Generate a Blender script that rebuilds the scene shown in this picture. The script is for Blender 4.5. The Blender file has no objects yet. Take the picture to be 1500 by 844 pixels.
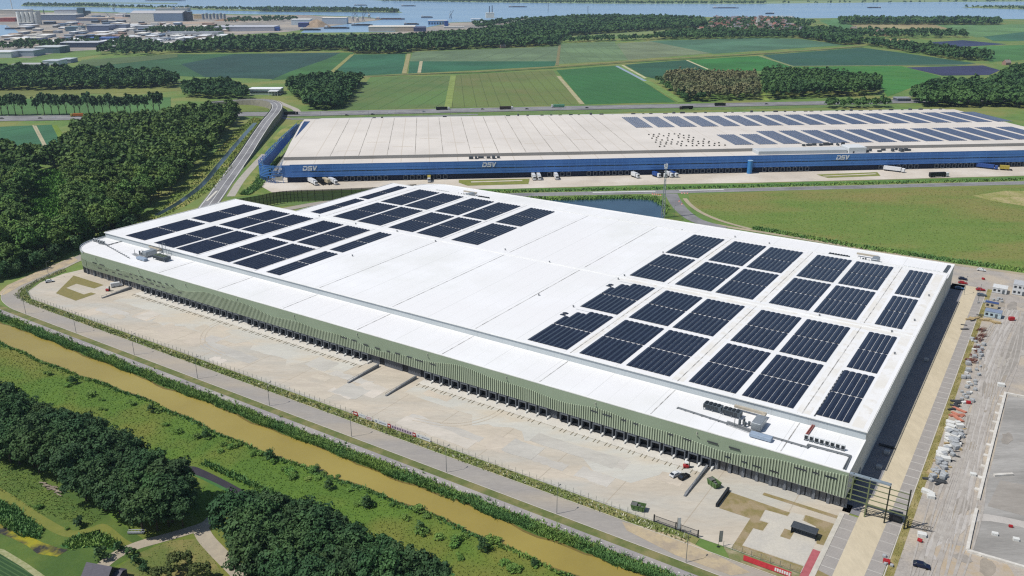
import bpy, bmesh, math, random
import numpy as np
from mathutils import Vector, Matrix, Euler
R = math.radians
scene = bpy.context.scene
COL = scene.collection
rnd = random.Random(7)

# ------------------------------------------------------------------ camera
F, PITCH, CAMH = 1238.4, 0.3514, 150.0
_c, _s = math.cos(PITCH), math.sin(PITCH)
def G(px, py, z=0.0):
    """ground point (metres) that the survey sheet of the site puts at px, py, on the level z"""
    x = (px - 750) / F; y = (py - 422) / F
    t = (z - CAMH) / (-_s - y * _c)
    return (x * t, (_c - y * _s) * t)
cam = bpy.data.cameras.new('camera'); camo = bpy.data.objects.new('camera', cam); COL.objects.link(camo)
cam.sensor_width = 36; cam.lens = 36 * F / 1500
camo.location = (0, 0, CAMH); camo.rotation_euler = (math.pi / 2 - PITCH, 0, 0)
cam.clip_start = 1; cam.clip_end = 40000
scene.camera = camo
# frame of the white warehouse: x along its front, y into its depth
WX, WY, WTH = 99.365, 215.18, -0.5785
def W(x, y):
    return (WX + x * math.cos(WTH) - y * math.sin(WTH), WY + x * math.sin(WTH) + y * math.cos(WTH))
# frame of the blue warehouse
DX, DY, DTH = -177.0, 646.5, R(5.65)
def D(x, y):
    return (DX + x * math.cos(DTH) - y * math.sin(DTH), DY + x * math.sin(DTH) + y * math.cos(DTH))

# ------------------------------------------------------------------ light
SUN_EL, SUN_AZ = R(57), R(251)
w = bpy.data.worlds.new('World'); scene.world = w; w.use_nodes = True
nt = w.node_tree; nt.nodes.clear()
sky = nt.nodes.new('ShaderNodeTexSky'); sky.sky_type = 'NISHITA'; sky.sun_disc = False
sky.sun_elevation = SUN_EL; sky.sun_rotation = SUN_AZ; sky.air_density = 1.0; sky.dust_density = 0.6
bg = nt.nodes.new('ShaderNodeBackground'); bg.inputs['Strength'].default_value = 0.075
wo = nt.nodes.new('ShaderNodeOutputWorld')
nt.links.new(sky.outputs[0], bg.inputs[0]); nt.links.new(bg.outputs[0], wo.inputs[0])
sun = bpy.data.lights.new('sun', 'SUN'); sun.energy = 3.7; sun.angle = R(0.53); sun.color = (1.0, 0.965, 0.9)
suno = bpy.data.objects.new('sun', sun); COL.objects.link(suno)
sd = Vector((-math.sin(SUN_AZ) * math.cos(SUN_EL), -math.cos(SUN_AZ) * math.cos(SUN_EL), -math.sin(SUN_EL)))
suno.rotation_euler = sd.to_track_quat('-Z', 'Y').to_euler()
vs = scene.view_settings; vs.view_transform = 'Standard'; vs.look = 'None'; vs.exposure = 0.2; vs.gamma = 1; vs.use_curve_mapping = False
scene.cycles.max_bounces = 6; scene.cycles.diffuse_bounces = 2; scene.cycles.glossy_bounces = 2
scene.cycles.transmission_bounces = 3; scene.cycles.transparent_max_bounces = 6; scene.cycles.volume_bounces = 0
scene.cycles.use_denoising = False; scene.cycles.filter_width = 1.25
scene.cycles.sample_clamp_indirect = 3

# ------------------------------------------------------------------ materials
def lin(h, k=0.86):
    h = h.lstrip('#'); v = [int(h[i:i + 2], 16) / 255 for i in (0, 2, 4)]
    return tuple(k * (c / 12.92 if c <= 0.04045 else ((c + 0.055) / 1.055) ** 2.4) for c in v) + (1,)
MATS = {}
def mat(name, c1, c2=None, scale=0.3, rough=0.8, metal=0.0, c3=None, s3=None, coords='pos', stretch=(1, 1, 1), rot=0.0, spec=0.3,
        contrast=(0.35, 0.65), per_object=0.0, bands=None, alpha=None, bump=0.0, k=0.86, fine=0.13):
    """procedural surface: two noise octaves between c1, c2 and c3, optional band pattern (spacing, colour, width, angle)"""
    if name in MATS: return MATS[name]
    m = bpy.data.materials.new(name); m.use_nodes = True; MATS[name] = m
    n = m.node_tree; N = n.nodes; Lk = n.links
    b = N['Principled BSDF']
    b.inputs['Roughness'].default_value = rough; b.inputs['Metallic'].default_value = metal
    b.inputs['Specular IOR Level'].default_value = spec
    if coords == 'pos':
        g = N.new('ShaderNodeNewGeometry'); src = g.outputs['Position']
    else:
        g = N.new('ShaderNodeTexCoord'); src = g.outputs['Object']
    mp = N.new('ShaderNodeMapping'); mp.inputs['Scale'].default_value = stretch; mp.inputs['Rotation'].default_value = (0, 0, rot)
    Lk.new(src, mp.inputs[0]); vec = mp.outputs[0]
    col = None
    def noise(sc, det=5, ro=0.6):
        t = N.new('ShaderNodeTexNoise'); t.inputs['Scale'].default_value = sc; t.inputs['Detail'].default_value = det
        t.inputs['Roughness'].default_value = ro; Lk.new(vec, t.inputs['Vector']); return t.outputs['Fac']
    def ramp(fac, a, bb):
        r = N.new('ShaderNodeMapRange'); r.inputs[1].default_value = a; r.inputs[2].default_value = bb; Lk.new(fac, r.inputs[0]); return r.outputs[0]
    def mix(fac, a, bb, mode='MIX'):
        x = N.new('ShaderNodeMix'); x.data_type = 'RGBA'; x.blend_type = mode
        for sock, v in ((x.inputs[0], fac), (x.inputs[6], a), (x.inputs[7], bb)):
            if hasattr(v, 'is_linked') or hasattr(v, 'links'): Lk.new(v, sock)
            else: sock.default_value = v
        return x.outputs[2]
    A = lin(c1, k); col = A
    if c2:
        col = mix(ramp(noise(scale), *contrast), A, lin(c2, k))
    if c3:
        col = mix(ramp(noise(s3 or scale * 0.13, 3), 0.45, 0.62), col if c2 else A, lin(c3, k))
    for (spc, cc, wd, ang) in (bands or []):
        m2 = N.new('ShaderNodeMapping'); m2.inputs['Rotation'].default_value = (0, 0, -ang); Lk.new(src, m2.inputs[0])
        sx = N.new('ShaderNodeSeparateXYZ'); Lk.new(m2.outputs[0], sx.inputs[0])
        dv = N.new('ShaderNodeMath'); dv.operation = 'DIVIDE'; dv.inputs[1].default_value = spc; Lk.new(sx.outputs[0], dv.inputs[0])
        fr = N.new('ShaderNodeMath'); fr.operation = 'FRACT'; Lk.new(dv.outputs[0], fr.inputs[0])
        lt = N.new('ShaderNodeMath'); lt.operation = 'LESS_THAN'; lt.inputs[1].default_value = wd; Lk.new(fr.outputs[0], lt.inputs[0])
        col = mix(lt.outputs[0], col, lin(cc, k))
    if per_object:
        oi = N.new('ShaderNodeObjectInfo')
        hs = N.new('ShaderNodeHueSaturation')
        r1 = N.new('ShaderNodeMapRange'); r1.inputs[3].default_value = 1 - per_object; r1.inputs[4].default_value = 1 + per_object
        Lk.new(oi.outputs['Random'], r1.inputs[0]); Lk.new(r1.outputs[0], hs.inputs['Value'])
        r2 = N.new('ShaderNodeMapRange'); r2.inputs[3].default_value = 0.485; r2.inputs[4].default_value = 0.515
        ml = N.new('ShaderNodeMath'); ml.operation = 'MULTIPLY'; ml.inputs[1].default_value = 7.31; Lk.new(oi.outputs['Random'], ml.inputs[0])
        f2 = N.new('ShaderNodeMath'); f2.operation = 'FRACT'; Lk.new(ml.outputs[0], f2.inputs[0]); Lk.new(f2.outputs[0], r2.inputs[0])
        Lk.new(r2.outputs[0], hs.inputs['Hue'])
        if hasattr(col, 'links'): Lk.new(col, hs.inputs['Color'])
        else: hs.inputs['Color'].default_value = col
        col = hs.outputs[0]
    if coords == 'pos' and c2 and fine:
        f1 = ramp(noise(max(scale * 9, .5) if scale > .03 else scale * 14, 6, .75), .25, .75)
        g1 = N.new('ShaderNodeMapRange'); g1.inputs[3].default_value = 1 - fine; g1.inputs[4].default_value = 1 + fine; Lk.new(f1, g1.inputs[0])
        sc_ = N.new('ShaderNodeVectorMath'); sc_.operation = 'SCALE'
        if hasattr(col, 'links'): Lk.new(col, sc_.inputs[0])
        else: sc_.inputs[0].default_value = col[:3]
        Lk.new(g1.outputs[0], sc_.inputs['Scale']); col = sc_.outputs[0]
    if hasattr(col, 'links'): Lk.new(col, b.inputs['Base Color'])
    else: b.inputs['Base Color'].default_value = col
    if bump:
        bp = N.new('ShaderNodeBump'); bp.inputs['Strength'].default_value = 0.6; bp.inputs['Distance'].default_value = bump
        Lk.new(noise(scale * 2.2, 6, 0.7), bp.inputs['Height']); Lk.new(bp.outputs[0], b.inputs['Normal'])
    if alpha is not None: b.inputs['Alpha'].default_value = alpha
    return m
def plain(name, c, rough=0.6, metal=0.0, spec=0.3):
    return mat(name, c, None, rough=rough, metal=metal, spec=spec) if name in MATS else mat(name, c, shade(c, 0.9), 1.3, rough, metal, coords='obj', spec=spec)
def shade(h, f):
    h = h.lstrip('#'); return '#' + ''.join('%02x' % max(0, min(255, int(int(h[i:i + 2], 16) * f))) for i in (0, 2, 4))

# ------------------------------------------------------------------ mesh helpers
class MB:
    def __init__(s): s.v = []; s.f = []; s.mi = []; s.cur = 0
    def add(s, vs, fs):
        o = len(s.v); s.v += [tuple(v) for v in vs]; s.f += [tuple(i + o for i in f) for f in fs]; s.mi += [s.cur] * len(fs)
    def box(s, x0, x1, y0, y1, z0, z1, M=None):
        vs = [(x, y, z) for z in (z0, z1) for (x, y) in ((x0, y0), (x1, y0), (x1, y1), (x0, y1))]
        if M is not None: vs = [M @ Vector(v) for v in vs]
        s.add(vs, [(3, 2, 1, 0), (4, 5, 6, 7), (0, 1, 5, 4), (1, 2, 6, 5), (2, 3, 7, 6), (3, 0, 4, 7)])
    def bevbox(s, x0, x1, y0, y1, z0, z1, b):
        """box with its vertical and top edges chamfered"""
        def ring(e, z): 
            a, c, d, f = x0 + e, x1 - e, y0 + e, y1 - e
            return [(a + b, d, z), (c - b, d, z), (c, d + b, z), (c, f - b, z), (c - b, f, z), (a + b, f, z), (a, f - b, z), (a, d + b, z)]
        vs = ring(0, z0) + ring(0, z1 - b) + ring(b * .7, z1)
        fs = [tuple(range(7, -1, -1)), tuple(range(16, 24))]
        for k in (0, 8):
            for i in range(8): j = (i + 1) % 8; fs.append((k + i, k + j, k + 8 + j, k + 8 + i))
        s.add(vs, fs)
    def prism(s, poly, z0, z1, top=True, bot=False):
        n = len(poly); a = sum(poly[i][0] * poly[(i + 1) % n][1] - poly[(i + 1) % n][0] * poly[i][1] for i in range(n))
        if a < 0: poly = poly[::-1]
        vs = [(x, y, z0) for x, y in poly] + [(x, y, z1) for x, y in poly]
        fs = [(i, (i + 1) % n, n + (i + 1) % n, n + i) for i in range(n)]
        if top: fs.append(tuple(range(n, 2 * n)))
        if bot: fs.append(tuple(range(n - 1, -1, -1)))
        s.add(vs, fs)
    def sheet(s, poly, z):
        n = len(poly); a = sum(poly[i][0] * poly[(i + 1) % n][1] - poly[(i + 1) % n][0] * poly[i][1] for i in range(n))
        if a < 0: poly = poly[::-1]
        s.add([(x, y, z) for x, y in poly], [tuple(range(n))])
    def cyl(s, c, r, z0, z1, n=10, r2=None, axis=None):
        r2 = r if r2 is None else r2
        vs = [(c[0] + r * math.cos(2 * math.pi * i / n), c[1] + r * math.sin(2 * math.pi * i / n), z0) for i in range(n)]
        vs += [(c[0] + r2 * math.cos(2 * math.pi * i / n), c[1] + r2 * math.sin(2 * math.pi * i / n), z1) for i in range(n)]
        s.add(vs, [(i, (i + 1) % n, n + (i + 1) % n, n + i) for i in range(n)] + [tuple(range(n, 2 * n)), tuple(range(n - 1, -1, -1))])
    def bar(s, a, b, r, n=6, r2=None):
        a = Vector(a); b = Vector(b); r2 = r if r2 is None else r2
        q = (b - a).to_track_quat('Z', 'Y'); vs = []
        for (p, rr) in ((a, r), (b, r2)):
            for i in range(n):
                t = 2 * math.pi * i / n; vs.append(p + q @ Vector((rr * math.cos(t), rr * math.sin(t), 0)))
        s.add(vs, [(i, (i + 1) % n, n + (i + 1) % n, n + i) for i in range(n)] + [tuple(range(n, 2 * n)), tuple(range(n - 1, -1, -1))])
    def strip(s, pts, z0, z1):
        """a standing band along a polyline"""
        vs = [(x, y, z0) for x, y in pts] + [(x, y, z1) for x, y in pts]; n = len(pts)
        s.add(vs, [(i, i + 1, n + i + 1, n + i) for i in range(n - 1)])
    def build(s, name, m, parent=None, smooth=False):
        me = bpy.data.meshes.new(name); me.from_pydata(s.v, [], s.f)
        for x in (m if isinstance(m, (list, tuple)) else [m]): me.materials.append(x)
        if isinstance(m, (list, tuple)): me.polygons.foreach_set('material_index', s.mi)
        if smooth: me.polygons.foreach_set('use_smooth', [True] * len(me.polygons))
        me.update()
        o = bpy.data.objects.new(name, me); COL.objects.link(o)
        if parent: o.parent = parent
        return o
def tag(o, label=None, cat=None, group=None, kind=None):
    if label: o['label'] = label
    if cat: o['category'] = cat
    if group: o['group'] = group
    if kind: o['kind'] = kind
    return o
def empty(name, loc=(0, 0, 0), rz=0.0, **kw):
    o = bpy.data.objects.new(name, None); COL.objects.link(o); o.location = loc; o.rotation_euler = (0, 0, rz); o.empty_display_size = 1
    return tag(o, **kw)
def dup(root, loc, rz=0.0, label=None, group=None, sc=None):
    r = root.copy(); COL.objects.link(r); r.location = loc; r.rotation_euler = (0, 0, rz)
    if label: r['label'] = label
    if group: r['group'] = group
    if sc: r.scale = sc
    for ch in list(root.children):
        c = ch.copy(); COL.objects.link(c); c.parent = r
        for g in list(ch.children):
            d = g.copy(); COL.objects.link(d); d.parent = c
    return r
def structure(name, polys, z, m):
    b = MB()
    for p in polys: b.sheet(p, z)
    return tag(b.build(name, m), kind='structure')
def PX(pts, z=0.0): return [G(x, y, z) for x, y in pts]
def offset_line(pts, d):
    """polyline shifted sideways (to the left for d > 0)"""
    out = []
    for i, p in enumerate(pts):
        a = Vector(pts[max(i - 1, 0)]); b = Vector(pts[min(i + 1, len(pts) - 1)]); t = (b - a).normalized()
        out.append((p[0] - t.y * d, p[1] + t.x * d))
    return out
def smooth_line(pts, n=6):
    out = []
    for i in range(len(pts) - 1):
        p0 = Vector(pts[max(i - 1, 0)]); p1 = Vector(pts[i]); p2 = Vector(pts[i + 1]); p3 = Vector(pts[min(i + 2, len(pts) - 1)])
        for k in range(n):
            t = k / n
            q = 0.5 * (2 * p1 + (p2 - p0) * t + (2 * p0 - 5 * p1 + 4 * p2 - p3) * t * t + (3 * p1 - p0 - 3 * p2 + p3) * t ** 3)
            out.append(tuple(q))
    out.append(tuple(pts[-1])); return out
def ribbon(pts, w0, w1=None):
    w1 = -w0 if w1 is None else w1
    return offset_line(pts, w0) + offset_line(pts, w1)[::-1]
def inside(p, poly):
    x, y = p; c = False; n = len(poly); j = n - 1
    for i in range(n):
        xi, yi = poly[i]; xj, yj = poly[j]
        if (yi > y) != (yj > y) and x < (xj - xi) * (y - yi) / (yj - yi) + xi: c = not c
        j = i
    return c
def scatter(poly, sp, jit=0.45, r=None):
    r = r or rnd
    xs = [p[0] for p in poly]; ys = [p[1] for p in poly]; out = []
    x = min(xs)
    while x < max(xs):
        y = min(ys)
        while y < max(ys):
            p = (x + r.uniform(-jit, jit) * sp, y + r.uniform(-jit, jit) * sp)
            if inside(p, poly): out.append(p)
            y += sp
        x += sp
    return out
HAZE = 0.00005
# ------------------------------------------------------------------ ground, fields, roads, water
grass = mat('meadow_grass_ground', '#5d7a3c', '#6f8a45', 0.06, c3='#84884c', s3=0.012)
b = MB(); b.sheet([(-14000, -600), (14000, -600), (14000, 16000), (-14000, 16000)], 0.0); tag(b.build('ground', grass), kind='structure')
FZ = [0.05]
def field(pts, c, c2=None, ang=None, spc=18, z=0.05, sc=0.02, name='field', tram=None):
    m = mat('crop_%s_%s' % (c.strip('#'), int(z * 1000)), c, c2 or shade(c, 0.9), sc, c3=shade(c, 1.1), s3=0.006, k=.63, fine=.1,
            bands=[(spc, tram or shade(c, 0.88), 0.06, ang)] if ang is not None else None)
    FZ[0] += 0.006
    return structure(name, [PX(pts)], FZ[0], m)
LA = R(-2)
field([(265, 94), (345, 79), (500, 77), (478, 87), (425, 105), (400, 116), (300, 113)], '#36594e')
field([(100, 102), (180, 92), (240, 80), (345, 79), (265, 94), (300, 113), (210, 110)], '#446f46')
field([(500, 77), (519, 77), (475, 113), (395, 118), (425, 105), (478, 87)], '#4c7b42', ang=R(-28), spc=30)
field([(519, 80), (594, 79), (590, 108), (480, 113)], '#3f7554', ang=R(-22), spc=34)
field([(605, 76), (770, 70), (818, 68), (815, 90), (600, 90)], '#79906a', ang=R(-12), spc=52)
field([(600, 90), (815, 90), (812, 97), (598, 108)], '#3d7352', z=0.06)
field([(822, 64), (900, 61), (920, 88), (818, 94)], '#7a9468', ang=R(2), spc=26)
field([(903, 64), (960, 60), (1045, 78), (920, 88)], '#869470', ang=R(14), spc=40)
field([(950, 60), (1100, 56), (1170, 57), (1240, 66), (1045, 79)], '#5c8466', z=0.04)
field([(543, 113), (660, 111), (655, 158), (500, 161)], '#668548', '#7a8a52', ang=R(-8), spc=22)
field([(668, 110), (810, 103), (848, 153), (658, 158)], '#748648', '#868a54', ang=R(4), spc=15)
field([(815, 103), (905, 96), (990, 150), (857, 153)], '#3f7740', '#477e46', ang=R(25), spc=24)
field([(915, 95), (1005, 88), (1040, 103), (985, 122), (945, 112)], '#3a684c')
field([(1010, 88), (1112, 82), (1170, 97), (1115, 104), (1035, 104)], '#43853f')
field([(1117, 81), (1262, 70), (1310, 76), (1430, 93), (1400, 96), (1160, 97)], '#3a6252', '#3f6c52', z=0.04)
field([(1160, 98), (1320, 97), (1378, 112), (1300, 142), (1285, 120), (1200, 104)], '#48863c', '#5a8f3f', ang=R(45), spc=60)
field([(1328, 99), (1440, 96), (1465, 103), (1450, 110), (1380, 111)], '#43476a', ang=R(60), spc=9, tram='#50557a')
field([(1365, 62), (1410, 59), (1475, 65), (1405, 69), (1370, 67)], '#3d4868')
field([(1410, 69), (1500, 66), (1500, 88), (1450, 91)], '#578a4a')
field([(1365, 36), (1500, 36), (1500, 51), (1430, 55)], '#729a60')
field([(1440, 54), (1500, 47), (1500, 60), (1455, 60)], '#48785c')
field([(1245, 36), (1365, 35), (1392, 43), (1262, 42)], '#b0a478', '#a89a6c')
field([(1200, 30), (1228, 28), (1258, 42), (1225, 43)], '#66955a')
field([(1285, 57), (1330, 57), (1335, 61), (1288, 62)], '#b5a670')
field([(838, 49), (958, 43), (1030, 41), (1000, 46), (905, 53), (840, 56)], '#93a067', '#7f9a5c')
field([(0, 186), (76, 183), (90, 211), (0, 219)], '#467a55', ang=R(-20), spc=40)
field([(76, 184), (84, 184), (97, 206), (90, 211)], '#7f9a35')
field([(0, 133), (265, 127), (270, 133), (0, 142)], '#868c4c', '#7a8448', sc=0.05)
field([(0, 146), (250, 143), (250, 166), (0, 168)], '#5a8246', sc=0.05)
field([(320, 153), (398, 152), (392, 163), (330, 165)], '#7d8c44', sc=0.05)
field([(120, 88), (260, 79), (260, 84), (190, 92), (110, 100)], '#6a8050')
field([(30, 88), (90, 76), (145, 73), (150, 79), (95, 88), (40, 94)], '#74914c')
# pale farm tracks and dry ditch banks between the fields
def track(pts, wid, c='#a09a66', z=0.34, name='farm_track'):
    m = mat('track_' + c.strip('#'), c, shade(c, 0.85), 0.08)
    return structure(name, [ribbon(PX(pts), wid)], z, m)
track([(490, 115), (600, 109), (700, 105), (820, 97.5), (920, 90), (1050, 82), (1160, 76), (1268, 67)], 6.5, '#8f8c58')
track([(520, 112), (700, 107), (820, 99.5), (920, 92), (1050, 84), (1265, 69)], 3.0, '#3f5a38', 0.36)
track([(516, 80), (478, 113)], 4, '#9a9a5c'); track([(599, 79), (592, 108)], 4, '#a8a070'); track([(617, 90), (614, 107)], 3, '#c0b694')
track([(664, 111), (656, 158)], 4.5, '#8fa055'); track([(820, 66), (816, 96)], 3, '#8a845c')
track([(818, 112), (853, 153)], 3, '#b8b088'); track([(906, 96), (1000, 150)], 6, '#7c9a52')
track([(912, 96), (946, 115)], 2.4, '#cfcaa0', 0.37); track([(1006, 88.5), (1040, 103)], 2.4, '#cfcaa0', 0.37)
track([(1112, 82), (1162, 98)], 4, '#8f9a68'); track([(48.5, 184), (66.5, 218)], .9, '#bdb494'); track([(52, 184.5), (69, 217)], .9, '#bdb494')
track([(1106, 120), (1124, 148)], 3, '#93a850'); track([(1120, 80), (1160, 76)], 3, '#55704a')
track([(1160, 97.3), (1430, 95)], 3, '#97a070', 0.36); track([(1290, 147), (1330, 142), (1420, 135)], 3, '#a8a684')
# asphalt
asph = mat('asphalt_grey', '#8b8a8a', '#98979a', 0.25, c3='#7f7e80', s3=0.04, k=0.8)
asph_pale = mat('asphalt_dusty', '#aba59d', '#a09b96', 0.12, c3='#b8ad9c', s3=0.03, stretch=(.35, 1.4, 1), rot=-WTH, k=.78)
white_paint = mat('road_paint', '#e8e8e4', '#d8d8d2', 0.6)
structure('motorway', [PX([(-60, 171), (0, 170.5), (187, 168.5), (364, 164.7), (423, 164.5), (770, 157.3), (1100, 150.7), (1300, 147), (1560, 142),
                           (1560, 147), (1300, 152), (1100, 156), (770, 163), (423, 171), (364, 170.5), (187, 175), (0, 178), (-60, 179)])], 0.42, asph)
structure('motorway_markings', [ribbon(PX([(-20, 174.4), (187, 171.8), (364, 167.6), (423, 167.7), (770, 160.1), (1100, 153.4), (1300, 149.5)]), 0.9)], 0.47,
          mat('median_barrier_strip', '#b9bab6', '#a5a8a0', 0.05))
structure('motorway_verge', [PX([(423, 171.2), (770, 163.2), (1100, 156.2), (1300, 152.2), (1300, 156), (1100, 160), (770, 168), (430, 175)])], 0.1, mat('verge_green', '#5c7a44', '#74864e', 0.1))
# service road in front of the blue warehouse
svc = PX([(560, 296), (650, 289), (740, 286), (860, 283.5), (980, 281), (1100, 278), (1300, 273), (1500, 268), (1620, 265)])
structure('service_road', [ribbon(svc, 5.2)], 0.12, asph)
structure('service_road_markings', [ribbon(PX([(868, 282.2), (960, 280.5)]), 1.0), ribbon(PX([(995, 279.6), (1060, 278)]), 0.9), ribbon(svc, 4.9, 4.6), ribbon(svc, -4.6, -4.9)], 0.16, white_paint)
structure('service_verge', [ribbon(PX([(690, 279), (860, 276.5), (1100, 271), (1300, 265.5), (1560, 259)]), 3.2)], 0.1, mat('verge_dark', '#4a7436', '#5f8440', 0.15))
br = smooth_line(PX([(983, 284), (990, 297), (1002, 311), (1022, 324), (1060, 335)]), 5)
structure('branch_road', [ribbon(br, 4.6)], 0.14, asph)
trk = PX([(1040, 328), (1075, 334), (1160, 347.5), (1240, 361), (1320, 374), (1400, 388), (1500, 402), (1620, 421)])
structure('perimeter_track', [ribbon(trk, 2.0)], 0.13, mat('track_sand', '#b4a68c', '#a39a84', 0.1))
structure('branch_sand_edge', [ribbon(smooth_line(PX([(1003, 291), (1012, 301), (1030, 313), (1060, 325), (1100, 336)]), 4), 1.6)], 0.15, mat('track_sand', '#b4a68c'))
# rough grass field on the right
rough = mat('rough_field', '#667f38', '#728440', 0.05, c3='#86804a', s3=0.011, bump=0.25, stretch=(.6, 1.3, 1), fine=.18)
structure('rough_field', [PX([(1008, 284), (1100, 281.5), (1500, 272), (1620, 269), (1620, 420), (1500, 398), (1400, 384), (1300, 368), (1180, 348.5), (1100, 334.5), (1045, 323), (1012, 302)])], 0.05, rough)
structure('dry_patch', [PX([(1425, 287), (1470, 280), (1560, 280), (1560, 296), (1500, 302), (1450, 294)])], 0.09, mat('dry_soil', '#b5a67c', '#8c8f4c', 0.08))
# pond and ditches
pond = mat('pond_water', '#3a5568', '#31495c', 0.05, rough=0.12, spec=0.5)
structure('pond', [PX([(760, 293), (835, 293), (920, 290.5), (958, 293), (972, 300), (972, 322), (900, 326), (780, 310)])], 0.11, pond)
structure('pond_bank', [PX([(740, 289), (835, 289), (920, 287), (965, 288), (985, 306), (1002, 322), (960, 330), (740, 320)])], 0.07, mat('bank_grass', '#5e7434', '#4c6a30', 0.2, c3='#8c8a50', s3=0.05))
structure('ditch_bank', [PX([(372, 172), (385, 175), (352, 232), (316, 274), (270, 303), (205, 331), (196, 324), (240, 297), (300, 240), (345, 192)])], 0.06,
          mat('ditch_grass', '#74863c', '#5c7836', 0.12, c3='#9c9858', s3=0.03))
structure('ditch_water', [ribbon(smooth_line(PX([(374, 180), (357, 199), (338, 221), (318, 245), (296, 271), (262, 297), (228, 316)]), 4), 2.3)], 0.11, mat('ditch_blue', '#3a4b54', '#2f3c3f', 0.05, rough=0.12, spec=0.5))
structure('field_ditch', [ribbon(PX([(903, 97), (945, 119)]), 3.0)], 0.39, mat('ditch_light', '#9fb0c0', '#8fa2b4', 0.1, rough=0.2))
# great river, islands
river = mat('river_water', '#8fb4d8', '#7ea8d0', 0.004, fine=.05, c3='#8fb4d6', s3=0.0016, rough=0.22, spec=0.5, stretch=(0.35, 1.6, 1))
structure('river', [PX([(-160, -9), (380, -9), (560, 1), (700, 3.5), (880, 5.5), (1100, 5.8), (1300, 3.6), (1640, 1.5), (1640, 28.5), (1460, 28), (1240, 26.5), (1180, 27), (1140, 24.5),
                        (1040, 25.2), (960, 22), (850, 22), (770, 26), (745, 30), (660, 33), (622, 41), (575, 47), (440, 48), (448, 43), (560, 29), (540, 25), (450, 22), (250, 20), (180, 18.5), (100, 16), (-160, 11)])], 0.04, river)
structure('harbour_basin', [PX([(-60, 37), (8, 36.5), (24, 45), (33, 51), (-60, 56)])], 0.13, river)
isl = mat('island_ground', '#6c8450', '#8b9868', 0.01)
structure('island', [PX([(30, 9), (160, 11), (200, 12.5), (385, 17), (590, 18.8), (582, 15.5), (380, 13.2), (200, 10), (140, 6.5), (35, 5)]),
                     PX([(1408, 11.5), (1500, 14), (1640, 15), (1640, 10), (1500, 8), (1440, 8.5)]), PX([(110, 3.5), (260, 4.5), (260, 5.8), (110, 4.8)])], 0.1, isl)
structure('far_bank', [PX([(560, 1), (700, 3.5), (880, 5.5), (1100, 5.8), (1300, 3.6), (1640, 1.5), (1640, -4), (1200, 1), (1060, 3.6), (960, 3.2), (700, -3)])], 0.08, mat('far_meadow', '#93a373', '#7d966a', 0.002))
ind = mat('industrial_ground', '#9f978d', '#858482', 0.014, c3='#b0a596', s3=0.006, fine=.3)
structure('industrial_ground', [PX([(-60, 80), (-60, 20), (100, 18), (190, 20), (260, 22), (450, 23), (540, 26), (558, 29), (447, 43), (420, 47), (330, 52), (300, 60), (240, 66), (190, 72), (140, 76), (60, 86)]),
                               PX([(540, 49), (575, 47.5), (622, 41.5), (662, 33.5), (745, 30.5), (770, 26.5), (800, 27), (740, 38), (690, 46), (600, 50)])], 0.1, ind)
# interchange road on its embankment and bridge
ramp_px = [(300, 151.5, 2), (340, 148, 4), (372, 146.5, 6), (392, 147.5, 7.5), (403, 151, 8), (406, 157, 8), (401, 166, 8), (391, 178, 7), (376, 200, 4.5), (360, 225, 1.8), (346, 245, .4), (330, 267, .2), (316, 287, .2), (302, 306, .2)]
rp3 = [G(x, y, z) + (z,) for x, y, z in ramp_px]
line = smooth_line([p[:2] for p in rp3], 5); zz = smooth_line([(i, p[2]) for i, p in enumerate(rp3)], 5)
la, lb = offset_line(line, 6.2), offset_line(line, -6.2)
b = MB(); n = len(line)
for i in range(n - 1):
    z0, z1 = zz[i][1], zz[i + 1][1]
    b.add([(*la[i], z0), (*la[i + 1], z1), (*lb[i + 1], z1), (*lb[i], z0)], [(0, 1, 2, 3)])
bridge_road = tag(b.build('overpass_road', asph), kind='structure')
b = MB()
for off, w_ in ((5.2, .25), (0, .2), (-5.2, .25)):
    a1, a2 = offset_line(line, off + w_), offset_line(line, off - w_)
    for i in range(n - 1): b.add([(*a1[i], zz[i][1] + .05), (*a1[i + 1], zz[i + 1][1] + .05), (*a2[i + 1], zz[i + 1][1] + .05), (*a2[i], zz[i][1] + .05)], [(0, 1, 2, 3)])
tag(b.build('overpass_markings', white_paint), kind='structure')
br_t = empty('road_bridge', (line[n // 2 - 5][0], line[n // 2 - 5][1], 0), label='curved grey road overpass beside the corner of the blue warehouse', cat='bridge')
inv = (br_t.location.x, br_t.location.y)
for nm, side, m_ in (('side_wall', la, mat('overpass_concrete', '#8a867c', '#a09a8c', 0.3)), ('side_wall', lb, MATS['overpass_concrete'])):
    b = MB()
    for i in range(n - 1):
        z0, z1 = zz[i][1], zz[i + 1][1]
        if max(z0, z1) < .5: continue
        (ax, ay), (bx, by) = side[i], side[i + 1]
        b.add([(ax - inv[0], ay - inv[1], 0), (bx - inv[0], by - inv[1], 0), (bx - inv[0], by - inv[1], z1 + .9), (ax - inv[0], ay - inv[1], z0 + .9)], [(0, 1, 2, 3)])
    b.build(nm, m_, br_t)
structure('slip_road', [ribbon(smooth_line(PX([(402, 168), (420, 174), (470, 174.5), (560, 172), (700, 168)]), 4), 4)], 0.14, asph)
structure('slip_path', [ribbon(smooth_line(PX([(388, 226), (368, 247), (352, 266), (338, 288)]), 4), 3.0)], 0.13, mat('path_pale', '#b8b0a4', '#a8a49a', 0.2))
structure('slip_verge', [PX([(398, 214), (420, 196), (440, 176), (412, 190), (372, 232), (345, 268), (338, 290), (398, 283), (383, 270), (378, 250)])], 0.08, mat('ditch_grass', '#74863c'))
structure('traffic_island', [ribbon(PX([(303, 295), (318, 280)]), .9)], 0.3, mat('pale_island', '#d8d4c8', '#c8c4b8', 0.4))
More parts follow.
